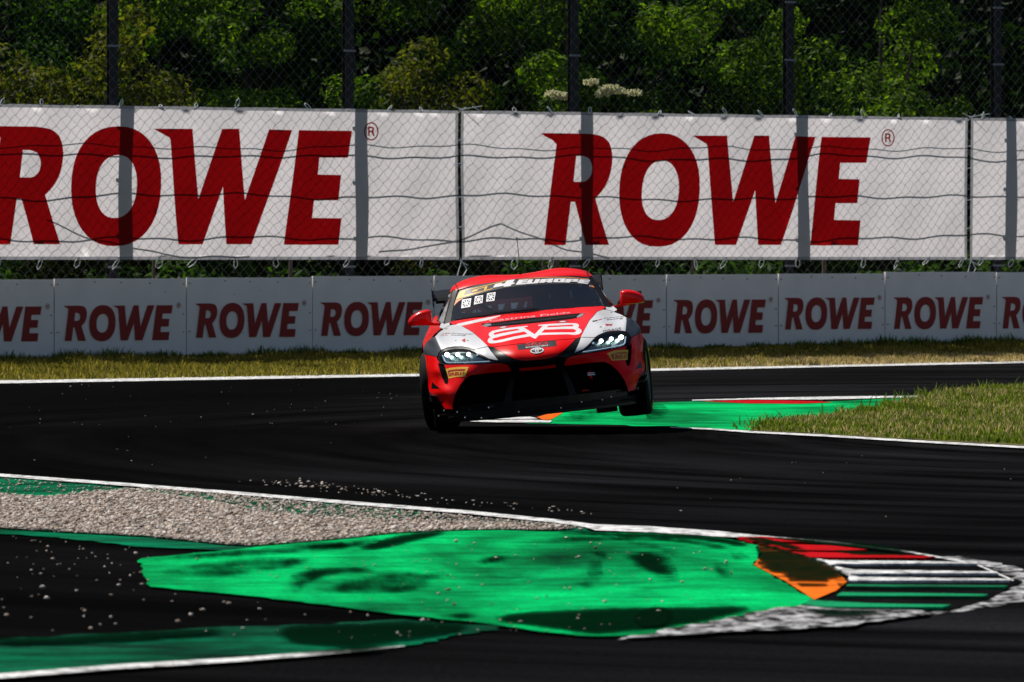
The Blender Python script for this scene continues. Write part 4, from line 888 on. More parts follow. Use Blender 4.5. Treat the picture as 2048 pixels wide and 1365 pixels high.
# --- windscreen, roof and cabin
GM = [(0, .93, 1.42), (.3, .925, 1.44), (.6, .915, 1.50), (.70, .905, 1.54), (0, 1.08, 1.70), (.35, 1.07, 1.73), (.64, 1.04, 1.80), (0, 1.222, 1.98), (.3, 1.218, 2.0), (.5, 1.20, 2.03), (.60, 1.172, 2.06)]
DG = TPS(GM)
glassO = sym([(0, .936), (.25, .934), (.5, .927), (.685, .913), (.66, .985), (.635, 1.06), (.605, 1.14), (.585, 1.178), (.5, 1.200), (.3, 1.216), (0, 1.222)])
wind = panel('windscreen', glassO, 'glass', car, Df=DG, grid=(.04, .03))
both('windscreen_pillar', [(.685, .905), (.752, .888), (.735, .945), (.695, 1.04), (.655, 1.13), (.628, 1.178), (.588, 1.180), (.608, 1.14), (.638, 1.06), (.663, .985)], 'black', car, Df=DG, off=.012, rim=.05)
both('pillar_highlight', [(.744, .90), (.751, .892), (.735, .945), (.695, 1.04), (.652, 1.13), (.648, 1.128), (.688, 1.04), (.727, .945)], 'carbon', car, Df=DG, off=.02, rim=.04)
RM = [(0, 1.222, 1.98), (.3, 1.218, 2.0), (.5, 1.20, 2.03), (.59, 1.178, 2.06), (.63, 1.18, 2.08), (0, 1.24, 2.15), (0, 1.262, 2.6), (.2, 1.272, 2.5), (.3, 1.289, 2.6), (.42, 1.284, 2.6), (.3, 1.25, 2.12), (.5, 1.265, 2.5), (.5, 1.23, 2.15), (.6, 1.238, 2.4), (.642, 1.20, 2.2), (.635, 1.225, 2.4)]
# roof lofted backwards: rows from header to tail, half sections from the centre out
rows = [(1.985, [(0, 1.223), (.15, 1.222), (.30, 1.217), (.42, 1.21), (.50, 1.200), (.588, 1.179), (.628, 1.178), (.632, 1.175)]),
 (2.10, [(0, 1.243), (.15, 1.245), (.30, 1.249), (.42, 1.241), (.52, 1.228), (.595, 1.205), (.636, 1.185), (.645, 1.165)]),
 (2.30, [(0, 1.257), (.15, 1.264), (.30, 1.277), (.42, 1.270), (.53, 1.252), (.60, 1.228), (.642, 1.200), (.655, 1.165)]),
 (2.60, [(0, 1.262), (.15, 1.272), (.30, 1.292), (.42, 1.286), (.53, 1.263), (.60, 1.236), (.640, 1.205), (.655, 1.160)]),
 (2.95, [(0, 1.245), (.15, 1.254), (.30, 1.272), (.42, 1.264), (.52, 1.240), (.58, 1.210), (.62, 1.175), (.64, 1.13)]),
 (3.30, [(0, 1.19), (.15, 1.197), (.30, 1.208), (.40, 1.20), (.49, 1.175), (.55, 1.145), (.59, 1.11), (.615, 1.07)])]
def loft(name, rws, m, par=car, sub=2):
    V = []; n = len(rws[0][1]); full = []
    for y, half in rws: full.append([(-x, y + .12 * (x / .6) ** 2 * (1 if y < 2.05 else .3), z_) for x, z_ in reversed(half) if x > 0] + [(x, y + .12 * (x / .6) ** 2 * (1 if y < 2.05 else .3), z_) for x, z_ in half])
    w_ = len(full[0]); V = [p for r in full for p in r]; f = [(i * w_ + j, i * w_ + j + 1, (i + 1) * w_ + j + 1, (i + 1) * w_ + j) for i in range(len(full) - 1) for j in range(w_ - 1)]
    o = mesh(name, V, f, m, par, smooth=True); md = o.modifiers.new('sub', 'SUBSURF'); md.levels = md.render_levels = sub; return o
roof = loft('roof', rows, 'red')
rw_ = [(3.30, [(0, 1.187), (.30, 1.204), (.49, 1.172), (.58, 1.12)]), (3.7, [(0, 1.08), (.30, 1.09), (.48, 1.05), (.56, 1.0)]), (4.05, [(0, .985), (.3, .985), (.48, .96), (.56, .93)])]
def pane(name, rws, m): return loft(name, rws, m, sub=1)
pane('rear_window', rw_, 'glass')
for s in (-1, 1):
    q = MB()
    top_ = [(1.60, .735, .93), (1.85, .690, 1.06), (2.12, .640, 1.165), (2.6, .655, 1.16), (2.95, .64, 1.13), (3.3, .60, 1.07)]
    bot_ = [(1.55, .765, .90), (1.85, .775, .915), (2.12, .785, .92), (2.6, .79, .925), (2.95, .79, .935), (3.3, .78, .95)]
    for (y, x, z_), (y2, x2, z2) in zip(top_, bot_): q.v += [(s * x, y, z_), (s * x2, y2, z2)]
    q.f = [(2 * i, 2 * i + 1, 2 * i + 3, 2 * i + 2) for i in range(5)]; q.build('side_window', 'glass', car)
    # rear pillar and haunch
    q = MB(); q.add([(s * .60, 3.3, 1.08), (s * .78, 3.3, .95), (s * .80, 3.75, .93), (s * .56, 4.05, .93), (s * .57, 3.6, 1.02)], [(0, 1, 2, 4), (4, 2, 3)]); q.build('rear_pillar', 'black', car)
    q = MB(); q.tube([(s * .62, 2.1, 1.17), (s * .65, 2.6, 1.15), (s * .60, 3.3, 1.06)], .018, 6); q.build('window_rail', 'black', car)
# flanks: (y, z) outline with wheel arches, bulged by a depth surface
XM = [(.62, .36, .935), (.70, .48, .955), (.78, .52, .966), (.86, .60, .972), (.92, .68, .957), (.94, .75, .90), (1.05, .80, .865), (1.3, .85, .79), (1.5, .885, .765), (1.3, .70, .93), (1.5, .7, .90), (1.35, .3, .92), (1.7, .7, .87), (2.2, .75, .86), (2.2, .55, .885), (2.2, .2, .88), (1.8, .2, .89), (2.0, .915, .785), (2.6, .92, .79), (2.9, .6, .90), (3.0, .25, .92), (3.0, .8, .87), (3.3, .95, .78), (3.3, .84, .87), (3.35, .74, .93), (3.8, .7, .93), (3.8, .9, .82), (4.25, .85, .78), (4.25, .5, .84), (4.2, .3, .84), (3.0, .93, .79)]
XF = TPS([(a, b, c) for a, b, c in XM], sym=False)
def arch(cy, cz, r, a0, a1, n=18): return [(cy + r * math.cos(a0 + (a1 - a0) * i / n), cz + r * math.sin(a0 + (a1 - a0) * i / n)) for i in range(n + 1)]
AX1, AX2 = .95, 3.42
fl_ = [(.93, .735), (.90, .69)] if 0 else []
flank = [(.945, .745), (.93, .70)] + arch(AX1, .34, .365, R_(88), R_(-18)) + [(1.4, .12), (3.0, .12)] + arch(AX2, .34, .375, R_(202), R_(-15)) + [(3.9, .25), (4.25, .30), (4.32, .6), (4.3, .90), (4.05, .93), (3.7, .93), (3.3, .95), (2.6, .925), (2.0, .915), (1.5, .885), (1.3, .855), (1.1, .82)]
V, Fc = tri(flank, step=.06, grid=(.07, .07)); A = np.array(V); xx = XF(A[:, 0], A[:, 1])
for s in (-1, 1):
    mesh('body_flank', [(s * x, a[0], a[1]) for x, a in zip(xx, A)], [f if s < 0 else tuple(reversed(f)) for f in Fc], 'red', car, smooth=True)
    q = MB(); q.box((s * .90 - .03, 1.35, .09), (s * .90 + .03, 3.0, .15)); q.build('side_skirt', 'carbon', car)
    for cy in (AX1, AX2):
        q = MB(); n = 20
        for i in range(n):
            a0, a1 = math.pi * i / n, math.pi * (i + 1) / n; p = [(s * .93, cy + .37 * math.cos(a), .34 + .37 * math.sin(a)) for a in (a0, a1)]
            q.add([p[0], p[1], (s * .55, p[1][1], p[1][2]), (s * .55, p[0][1], p[0][2])], [(0, 1, 2, 3)])
        q.build('wheel_arch_liner', 'matte', car)
q = MB(); q.add([(-.84, 4.30, .3), (.84, 4.30, .3), (.80, 4.33, .9), (-.80, 4.33, .9), (-.56, 4.06, .93), (.56, 4.06, .93), (0, 4.38, .96)], [(0, 1, 2, 3), (3, 2, 5, 4)]); q.build('tail', 'red', car)
# cabin
q = MB(); q.box((-.72, 1.62, .72), (.72, 1.95, .885)); q.build('dashboard', 'matte', car)
q = MB(); q.box((-.74, 1.3, .3), (.74, 4.0, .34)); q.box((-.76, 1.5, .3), (-.74, 3.4, .88)); q.box((.74, 1.5, .3), (.76, 3.4, .88)); q.box((-.74, 3.55, .3), (.74, 3.58, .80)); q.box((-.74, 1.25, .3), (.74, 1.28, .86)); q.build('cabin_tub', 'matte', car)
def seat(x):
    b = MB(); b.box((x - .22, 2.35, .38), (x + .22, 2.85, .50)); T = Matrix.Translation((x, 2.85, .45)) @ Matrix.Rotation(R_(-14), 4, 'X')
    b.box((-.23, 0, 0), (.23, .08, .66), T); b.box((-.26, -.16, .35), (-.20, .05, .62), T); b.box((.20, -.16, .35), (.26, .05, .62), T); b.box((-.15, -.01, .62), (.15, .07, .74), T); return b.build('seat', 'matte', car)
seat(.36)
for pts in ([(-.66, 1.62, .86), (-.60, 2.12, 1.13), (-.60, 2.75, 1.17), (-.66, 2.85, .6)], [(.66, 1.62, .86), (.60, 2.12, 1.13), (.60, 2.75, 1.17), (.66, 2.85, .6)], [(-.60, 2.75, 1.17), (.60, 2.75, 1.17)], [(-.58, 2.12, 1.14), (.58, 2.12, 1.14)], [(-.60, 2.75, 1.17), (.2, 3.4, .6)], [(.60, 2.75, 1.17), (.45, 3.5, .62)], [(-.62, 2.8, .95), (.62, 2.8, .70)]):
    MB().tube(pts, .021, 8).build('roll_cage_tube', 'black', car)
q = MB(); q.tube([(.36 + .16 * math.cos(a), 2.02 + .03 * math.sin(a), .86 + .13 * math.sin(a)) for a in [i * math.pi / 12 for i in range(25)]], .015, 6, False); q.tube([(.22, 2.02, .86), (.50, 2.02, .86)], .02, 6); q.tube([(.36, 1.95, .84), (.36, 2.02, .86)], .03, 6); q.build('steering_wheel', 'black', car)
q = MB(); q.box((-.045, 1.72, .886), (.06, 1.80, .925)); q.build('dash_display', 'dkgrey', car)
q = MB(); q.tube([(.60, 1.56, .925), (.50, 1.72, 1.02)], .006, 5); q.build('wiper', 'black', car)
q = MB(); q.tube([(-.64, 1.52, .925), (-.3, 1.44, .945), (.10, 1.42, .95)], .007, 5); q.build('wiper', 'black', car)
for s in (-1, 1): MB().tube([(s * .585, 2.03, 1.181), (s * .592, 2.12, 1.212), (s * .598, 2.30, 1.231), (s * .598, 2.6, 1.239), (s * .575, 2.95, 1.214)], .0045, 5).build('roof_seam', 'black', car)
# antenna
q = MB(); q.tube([(.0, 2.42, 1.255), (.0, 2.44, 1.59)], .0035, 5); q.tube([(0, 2.44, 1.585), (0, 2.44, 1.60)], .007, 6); q.tube([(0, 2.42, 1.25), (0, 2.42, 1.275)], .012, 8); q.build('antenna', 'black', car)
# mirrors
for s in (-1, 1):
    prof = [(-.012, -.012), (-.012, .0), (-.006, .10), (.004, .118), (.03, .124), (.08, .122), (.13, .108), (.185, .080), (.222, .035), (.222, .008), (.212, -.012), (.19, -.016), (.10, -.016), (.01, -.014)]
    sec = [(0, 1, 0), (-.05, .97, .004), (-.085, .80, .015), (-.10, .45, .035)]
    V = []; Fc = []; cx_ = .09; cz_ = .045
    for dy, k, _ in sec: V += [(s * (.845 + cx_ + (a - cx_) * k), 1.72 + dy, .918 + cz_ + (b - cz_) * k) for a, b in prof]
    n = len(prof)
    for i in range(3):
        for j in range(n): Fc.append((i * n + j, i * n + (j + 1) % n, (i + 1) * n + (j + 1) % n, (i + 1) * n + j))
    Fc.append(tuple(range(3 * n, 4 * n))); Fc.append(tuple(range(n)))
    o = mesh('door_mirror', V, Fc, 'red2', car, smooth=True); bpy_bm = bmesh.new(); bpy_bm.from_mesh(o.data); bmesh.ops.recalc_face_normals(bpy_bm, faces=bpy_bm.faces); bpy_bm.to_mesh(o.data); bpy_bm.free()
    md = o.modifiers.new('s', 'SUBSURF'); md.levels = md.render_levels = 2
    q = MB(); q.add([(s * .78, 1.70, .885), (s * 1.0, 1.70, .905), (s * 1.045, 1.70, .918), (s * 1.045, 1.70, .926), (s * .86, 1.70, .914), (s * .78, 1.70, .905)] + [(s * .78, 1.76, .885), (s * 1.0, 1.76, .905), (s * 1.045, 1.76, .918), (s * 1.045, 1.76, .926), (s * .86, 1.76, .914), (s * .78, 1.76, .905)], [(0, 1, 4, 5), (1, 2, 3, 4), (11, 10, 7, 6), (10, 9, 8, 7)] + [(i, i + 6, (i + 1) % 6 + 6, (i + 1) % 6) for i in range(6)]); q.build('mirror_arm', 'red', o)
    q = MB(); q.box((s * .95 - .09, 1.723, .925), (s * .95 + .09, 1.727, 1.015)); q.build('mirror_glass', 'rim', o)
# rear wing
rwg = MB(); n = 10
pr = [(0, 0), (.04, .018), (.12, .024), (.22, .018), (.30, .0), (.22, -.006), (.10, -.012), (.03, -.012)]; T = Matrix.Rotation(R_(19), 4, 'X')
for s in (-1, 1): rwg.v += [tuple(Matrix.Translation((s * .80, 4.10, 1.072)) @ T @ Vector((0, a, b))) for a, b in pr]
m_ = len(pr); rwg.f = [(i, (i + 1) % m_, m_ + (i + 1) % m_, m_ + i) for i in range(m_)] + [tuple(range(m_)), tuple(range(2 * m_ - 1, m_ - 1, -1))]
wing = rwg.build('rear_wing', 'black', car)
for s in (-1, 1):
    MB().add([(s * .80, 4.05, 1.02), (s * .80, 4.45, 1.03), (s * .80, 4.47, 1.19), (s * .80, 4.08, 1.175), (s * .81, 4.05, 1.02), (s * .81, 4.45, 1.03), (s * .81, 4.47, 1.19), (s * .81, 4.08, 1.175)], [(0, 1, 2, 3), (7, 6, 5, 4), (0, 4, 5, 1), (1, 5, 6, 2), (2, 6, 7, 3), (3, 7, 4, 0)]).build('end_plate', 'black', wing)
    MB().box((s * .40 - .006, 4.12, .93), (s * .40 + .006, 4.30, 1.13)).build('wing_support', 'black', wing)
q = MB(); q.box((-.78, 4.18, 1.045), (.78, 4.22, 1.075)); q.build('gurney_beam', 'black', wing)
# wheels
def lathe(prof, n, cx, cy, cz, rot):
    V = []; f = []
    for i in range(n):
        a = 2 * math.pi * i / n
        for x, r in prof: V.append(tuple(rot @ Vector((x, r * math.cos(a), r * math.sin(a))) + Vector((cx, cy, cz))))
    k = len(prof)
    for i in range(n):
        for j in range(k - 1): f.append((i * k + j, i * k + j + 1, ((i + 1) % n) * k + j + 1, ((i + 1) % n) * k + j))
    return V, f
M['pyel'] = mat('tyre_lettering', (.45, .40, .06), .6)
def wheel(sx, cy, cz, steer, x0=.845):
    root = empty('wheel', (0, 0, 0)); root.parent = car
    rot = Matrix.Rotation(steer, 3, 'Z'); c = (sx * x0, cy, cz)
    tp = [(-.135, .235), (-.142, .27), (-.140, .31), (-.125, .333), (-.10, .340), (0, .343), (.10, .340), (.125, .333), (.140, .31), (.142, .27), (.135, .235)]
    V, f = lathe(tp, 56, *c, rot); mesh('tyre', V, f, 'rubber', root, smooth=True)
    rp = [(-.125, .236), (-.10, .225), (.06, .20), (.10, .225), (.128, .238), (.128, .230), (.105, .218)] if sx > 0 else [(.125, .236), (.10, .225), (-.06, .20), (-.10, .225), (-.128, .238), (-.128, .230), (-.105, .218)]
    V, f = lathe(rp, 40, *c, rot); rim = mesh('rim', V, f, 'rim', root, smooth=True)
    V, f = lathe([(0, .0), (0, .21)], 24, c[0] - sx * .02, c[1], c[2], rot); mesh('brake_disc', V, f, 'matte', root)
    for k in range(10):
        a = k * math.pi / 5; sp = MB(); dr = Vector((0, math.cos(a), math.sin(a))); q_ = lambda r, dx, t: Vector(c) + rot @ (dr * r + Vector((sx * dx, 0, 0)) + dr.cross(Vector((1, 0, 0))) * t)
        sp.add([q_(.03, .07, -.016), q_(.03, .07, .016), q_(.23, .11, .011), q_(.23, .11, -.011), q_(.03, .04, -.016), q_(.03, .04, .016), q_(.23, .07, .011), q_(.23, .07, -.011)], [(0, 1, 2, 3), (7, 6, 5, 4), (0, 4, 5, 1), (1, 5, 6, 2), (2, 6, 7, 3), (3, 7, 4, 0)]); sp.build('spoke', 'rim', rim)
    for a0 in (.3, 2.4, 4.5):
        lt = MB()
        for i in range(8):
            a = a0 + i * .1; b = a + .1; pp = [Vector(c) + rot @ Vector((sx * (.1435 - .0015 * 0), r * math.cos(t), r * math.sin(t))) for r, t in ((.262, a), (.262, b), (.296, b), (.296, a))]; lt.add(pp, [(0, 1, 2, 3)])
        lt.build('sidewall_print', 'pyel', root)
    return root
wheel(-1, AX1, .343, R_(-7), .835); wheel(1, AX1, .285, R_(-7), .85); wheel(-1, AX2, .343, 0, .79); wheel(1, AX2, .31, 0, .80)
for s in (-1, 1):
    q = MB(); q.tube([(s * .35, .95, .22), (s * .72, .95, .20)], .03, 8); q.tube([(s * .45, .95, .5), (s * .70, .95, .28)], .025, 8); q.build('suspension_arm', 'black', car)
q = MB(); q.box((.50, .80, .005), (.68, 1.0, .12)); q.build('brake_duct', 'black', car)

# --- markings
def decal(name, poly, m, holes=(), off=.0025, Df=None, par=None, step=.02, grid=(.03, .02)): return panel(name, poly, m, par or bonnet, Df=Df, off=off, holes=holes, step=step, grid=grid)
def bil(q, u, v): # quad corners bl, tl, tr, br
    return ((q[0][0] * (1 - u) + q[3][0] * u) * (1 - v) + (q[1][0] * (1 - u) + q[2][0] * u) * v, (q[0][1] * (1 - u) + q[3][1] * u) * (1 - v) + (q[1][1] * (1 - u) + q[2][1] * u) * v)
def textdecal(name, s_, quad, m, par, Df=None, off=.004, shear=0, bold=.0):
    Df = Df or D; cu = bpy.data.curves.new('t', 'FONT'); cu.body = s_; cu.resolution_u = 2; cu.offset = bold; cu.shear = shear
    ob = bpy.data.objects.new('t', cu); COL.objects.link(ob); dg = bpy.context.evaluated_depsgraph_get(); dg.update(); me = ob.evaluated_get(dg).to_mesh()
    co = np.array([v.co[:2] for v in me.vertices]); fs = [tuple(p.vertices) for p in me.polygons]; ob.evaluated_get(dg).to_mesh_clear(); bpy.data.objects.remove(ob); bpy.data.curves.remove(cu)
    lo = co.min(0); hi = co.max(0); uv = (co - lo) / (hi - lo); P = np.array([bil(quad, u, v) for u, v in uv]); y = Df(P[:, 0], P[:, 1]) - off
    return mesh(name, [(p[0], yy, p[1]) for p, yy in zip(P, y)], fs, m, par)
# big outlined letters on the bonnet
ev = [(1030, 635), (1095, 566), (1250, 556), (1640, 548), (1760, 560), (1850, 545), (1895, 500), (1880, 458), (1822, 427), (1843, 400), (1838, 366), (1790, 345), (1600, 340), (1350, 353), (1150, 368), (1085, 374), (1085, 391), (1172, 390), (1018, 548), (815, 422), (890, 405), (885, 392), (700, 410), (450, 440), (230, 485), (168, 528), (162, 565), (192, 600), (152, 640), (142, 680), (172, 715), (250, 718), (400, 695), (640, 637), (930, 586)]
eh = [[(1272, 392), (1600, 376), (1720, 370), (1740, 385), (1725, 400), (1500, 408), (1245, 421)], [(1200, 461), (1500, 452), (1740, 450), (1788, 475), (1790, 500), (1740, 516), (1500, 513), (1140, 521)],
      [(690, 448), (745, 470), (560, 500), (400, 530), (275, 560), (248, 545), (270, 520), (450, 480)], [(825, 498), (890, 545), (640, 590), (450, 635), (300, 667), (245, 665), (230, 650), (250, 625), (400, 582), (640, 532)]]
dk = decal('bonnet_lettering', P2('r2', ev), 'pwhite', [P2('r2', h)[::-1] for h in eh])
# emblem
def ell(cx, cy, rx, ry, n=28, t=0): return [(cx + rx * math.cos(a) * math.cos(t) - ry * math.sin(a) * math.sin(t), cy + rx * math.cos(a) * math.sin(t) + ry * math.sin(a) * math.cos(t)) for a in [2 * math.pi * i / n for i in range(n)]]
em = decal('emblem', P2('r2', ell(1060, 850, 132, 60, t=-.09)), 'pblack', par=nose, off=.008)
def ringd(a, b, o, name='emblem_ring'): decal(name, P2('r2', a), 'pwhite', [P2('r2', b)], off=o, par=nose)
ringd(ell(1060, 850, 126, 54, t=-.09), ell(1060, 850, 104, 39, t=-.09), .010)
ringd(ell(1058, 850, 31, 44), ell(1058, 850, 14, 34), .011)
ringd(ell(1055, 826, 80, 21, t=-.09), ell(1055, 825, 62, 10, t=-.09), .012)
decal('name_plate', P2('r2', [(685, 742), (1408, 660), (1426, 765), (708, 840)]), 'pblack', par=nose, off=.0065)
textdecal('plate_lettering', 'SRO', P2('r2', [(845, 770), (850, 705), (1265, 678), (1262, 740)]), 'pred', nose, off=.009, bold=.03)
textdecal('plate_lettering', 'MOTORSPORTS GROUP', P2('r2', [(850, 803), (850, 783), (1268, 742), (1268, 764)]), 'pwhite', nose, off=.009, bold=.02)
# bonnet vent and pins
M['vent'] = mat('vent_mesh', (.004, .003, .003), .9, spec=.05); M['script'] = mat('script_print', (.75, .38, .42), .4)
vt = decal('bonnet_vent', P2('r2', [(12, 352), (100, 345), (900, 246), (1850, 157), (1965, 160), (1865, 238), (1700, 266), (1000, 342), (400, 398), (120, 415)], y0=.9), 'vent', off=.003)
dots = MB()
for r in range(3):
    for i in range(46):
        px_, py_ = 170 + i * 36 + (18 if r % 2 else 0), 365 + r * 13 - (i * 36) * .1085
        x, z_ = P2('r2', [(px_, py_)], y0=.95)[0]; y = float(D(x, z_)[0]) - .005; e = .0045
        dots.add([(x - e, y, z_), (x, y - .002, z_ - e * .5), (x + e, y, z_), (x, y + .002, z_ + e * .5)], [(0, 1, 2, 3)])
o = dots.build('vent_mesh', 'metal', bonnet); o['kind'] = 'stuff'
decal('vent_edge', P2('r2', [(30, 385), (120, 350), (200, 352), (215, 375), (160, 395), (120, 412)], y0=.95), 'metal', off=.005)
decal('vent_edge', P2('r2', [(1800, 215), (1880, 165), (1950, 165), (1860, 232), (1800, 235)], y0=.95), 'metal', off=.005)
for a in ((432, 416, 130, 24, -.12), (1538, 312, 130, 24, -.06)):
    decal('bonnet_pin', P2('r2', ell(*a[:4], 20, a[4]), y0=.8), 'pred', off=.003); decal('pin_slot', P2('r2', ell(a[0], a[1], 60, 9, 14, a[4]), y0=.8), 'pwhite', off=.005)
textdecal('bonnet_script', 'Castrina Fields', [onsurf(*q, D, 1.2) for q in ((978, 643.8), (978, 638.8), (1141, 623.0), (1141, 626.4))], 'script', bonnet, off=.006, bold=.01)
decal('bonnet_ribbon', [onsurf(*q, D, 1.3) for q in ((907, 653.2), (916, 647.5), (960, 638), (1001, 631), (1000, 632.8), (974, 641), (960, 643.5), (925, 651.5))], 'pwhite', off=.004)
# tyre-maker stickers
wr, wl2 = None, None
chk = [o for o in car.children if o.name.startswith('bumper_cheek')]; cR, cL = chk[0], chk[1]
def pir(par, yel, P, Ph, tq, y0=.3, k='r3', kt=None, txt_='IRELLI'):
    decal('tyre_sticker', P2(k, yel, y0=y0), 'yellow', par=par, off=.003); decal('sticker_letter', P2(k, P, y0=y0), 'pred', [P2(k, Ph, y0=y0)], off=.0055, par=par, step=.01)
    textdecal('sticker_lettering', txt_, P2(k, tq, y0=y0), 'pred', par, off=.0055, shear=.1, bold=.03)
pir(cL, [(425, 930), (570, 900), (740, 882), (900, 875), (1055, 880), (1010, 1010), (965, 1135), (740, 1145), (510, 1195), (470, 1060)], [(485, 978), (560, 958), (720, 940), (960, 930), (950, 960), (890, 972), (700, 985), (525, 1008), (540, 1128), (512, 1133)], [(522, 990), (700, 965), (872, 948), (875, 955), (700, 975), (528, 996)], [(548, 1132), (538, 1035), (935, 998), (912, 1076)])
pir(cR, [(605, 1195), (700, 1150), (800, 1115), (1000, 1095), (1180, 1093), (1170, 1230), (1160, 1367), (930, 1375), (735, 1390), (670, 1290)], [(705, 1225), (900, 1165), (1150, 1150), (1145, 1185), (900, 1205), (775, 1235), (795, 1345), (765, 1348)], [(765, 1222), (900, 1180), (1110, 1168), (1108, 1175), (900, 1192), (770, 1228)], [(822, 1345), (810, 1245), (1165, 1200), (1145, 1315)], k='r4')
# wing logos
wg = [o for o in car.children if o.name.startswith('front_wing')]; wR, wLf = wg[0], wg[1]
def q4(k, pts, y0): return P2(k, pts, y0=y0)
decal('logo_bar', q4('r4', [(195, 300), (350, 272), (340, 305), (215, 335)], .9), 'pblack', par=wR); decal('logo_bar', q4('r4', [(355, 271), (470, 238), (482, 252), (375, 292)], .9), 'pred', par=wR)
textdecal('logo_text', 'GR', q4('r4', [(255, 368), (245, 338), (515, 290), (520, 325)], .9), 'pwhite', wR, bold=.03)
textdecal('logo_text', 'Customer', q4('r4', [(510, 252), (518, 218), (1092, 165), (1085, 196)], .9), 'pblack', wR, shear=.1, bold=.02)
textdecal('logo_text', 'Racing', q4('r4', [(580, 298), (590, 262), (1045, 214), (1035, 256)], .8), 'pblack', wR, shear=.1, bold=.02)
decal('logo_dash', q4('r4', [(400, 460), (455, 455), (460, 472), (405, 482)], .6), 'pblack', par=wR)
decal('logo_block', q4('r4', [(480, 412), (530, 402), (552, 490), (512, 506)], .6), 'pwhite', par=wR, off=.004)
decal('logo_arrow', q4('r4', [(545, 382), (640, 388), (720, 392), (735, 440), (690, 442), (665, 425), (600, 442), (575, 430)], .6), 'pred', par=wR)
decal('logo_dash', q4('r4', [(700, 388), (755, 378), (765, 395), (720, 402)], .6), 'pblack', par=wR)
textdecal('logo_text', 'MIRAGE', q4('r4', [(505, 612), (485, 560), (975, 475), (995, 530)], .5), 'pblack', wR, bold=.0)
textdecal('logo_text', 'RACING', q4('r4', [(680, 598), (678, 584), (900, 556), (903, 570)], .5), 'pred', wR)
decal('logo_bar', q4('r1', [(720, 1192), (780, 1160), (900, 1130), (890, 1158)], .9), 'pblack', par=wLf); decal('logo_bar', q4('r1', [(905, 1132), (1055, 1130), (1010, 1155), (895, 1160)], .9), 'pred', par=wLf)
textdecal('logo_text', 'Customer', q4('r1', [(1075, 1165), (1080, 1125), (1840, 1148), (1828, 1182)], .9), 'pblack', wLf, shear=.1, bold=.02)
textdecal('logo_text', 'Racing', q4('r1', [(1055, 1225), (1060, 1190), (1570, 1200), (1550, 1238)], .9), 'pblack', wLf, shear=.1, bold=.02)
textdecal('logo_text', 'GR', q4('r1', [(690, 1245), (700, 1205), (960, 1190), (950, 1225)], .9), 'pred', wLf)
decal('logo_arrow', q4('r3', [(850, 152), (960, 95), (968, 190), (912, 205), (900, 165)], .6), 'pred', par=wLf); decal('logo_dash', q4('r3', [(1000, 150), (1050, 148), (1050, 163), (1000, 163)], .6), 'pblack', par=wLf)
decal('logo_dash', q4('r3', [(672, 155), (725, 140), (722, 152), (680, 165)], .6), 'dkgrey', par=wLf)
# windscreen banner
DW = lambda pts, k: P2(k, pts, DG, 1.9)
gd = lambda name, k, pts, m, off, holes=(): decal(name, DW(pts, k), m, [DW(h, k) for h in holes], off=off, Df=DG, par=wind, step=.03, grid=(.05, .03))
ban = DW([(100, 1000), (150, 820), (205, 660), (250, 596), (420, 545), (700, 475), (1000, 405), (1440, 326), (1800, 282)], 'r5') + DW([(150, 262), (500, 236), (1000, 228), (1400, 240), (1690, 265), (1780, 410), (1900, 610), (1760, 520), (1640, 462), (1350, 440), (1000, 428), (400, 440)], 'r6') + DW([(1900, 465), (1400, 525), (1000, 612), (600, 720), (340, 792), (200, 880)], 'r5')
decal('sun_strip', ban, 'pblack', off=.003, Df=DG, par=wind, step=.03, grid=(.05, .03))
gd('strip_print', 'r5', [(150, 825), (200, 720), (240, 640), (300, 598), (1440, 335), (1435, 354), (1150, 418), (410, 590), (355, 712), (850, 602), (1095, 532), (1085, 554), (840, 622), (500, 722)], 'yellow', .006)
gd('strip_print', 'r5', [(550, 640), (600, 580), (965, 475), (925, 572), (865, 590), (888, 515), (720, 560), (690, 605)], 'yellow', .006)
gd('strip_print', 'r5', [(1095, 524), (1155, 430), (1345, 388), (1320, 425), (1400, 408), (1455, 338), (1662, 308), (1605, 395), (1665, 390), (1640, 425), (1575, 440), (1545, 480), (1365, 500), (1385, 470)], 'pwhite', .006)
gd('strip_print', 'r5', [(100, 985), (150, 840), (340, 795), (200, 882)], 'orange', .006)
gd('strip_print', 'r6', [(1645, 463), (1800, 478), (1850, 545), (1895, 600), (1760, 520)], 'orange', .006)
decal('strip_print', DW([(1760, 303), (2000, 284)], 'r5') + DW([(150, 272), (500, 248), (1100, 248), (1690, 298), (1680, 312), (1100, 264), (500, 265), (150, 288)], 'r6') + DW([(2000, 298), (1755, 318)], 'r5'), 'orange', off=.006, Df=DG, par=wind, step=.03, grid=(.05, .03))
UL = {'E': ([(0, 0), (0, 1), (1, 1), (1, .74), (.5, .74), (.5, .62), (1, .62), (1, .38), (.5, .38), (.5, .26), (1, .26), (1, 0)], []), 'U': ([(0, 0), (0, 1), (.4, 1), (.4, .28), (.58, .28), (.58, 1), (1, 1), (1, 0)], []),
 'R': ([(0, 0), (0, 1), (1, 1), (1, .42), (.88, .34), (1, .28), (1, 0), (.62, 0), (.62, .22), (.42, .22), (.42, 0)], [[(.42, .56), (.42, .72), (.62, .72), (.62, .56)]]), 'O': ([(0, 0), (0, 1), (1, 1), (1, 0)], [[(.4, .28), (.4, .72), (.58, .72), (.58, .28)]]),
 'P': ([(0, 0), (0, 1), (1, 1), (1, .28), (.42, .28), (.42, 0)], [[(.42, .54), (.42, .74), (.62, .74), (.62, .54)]])}
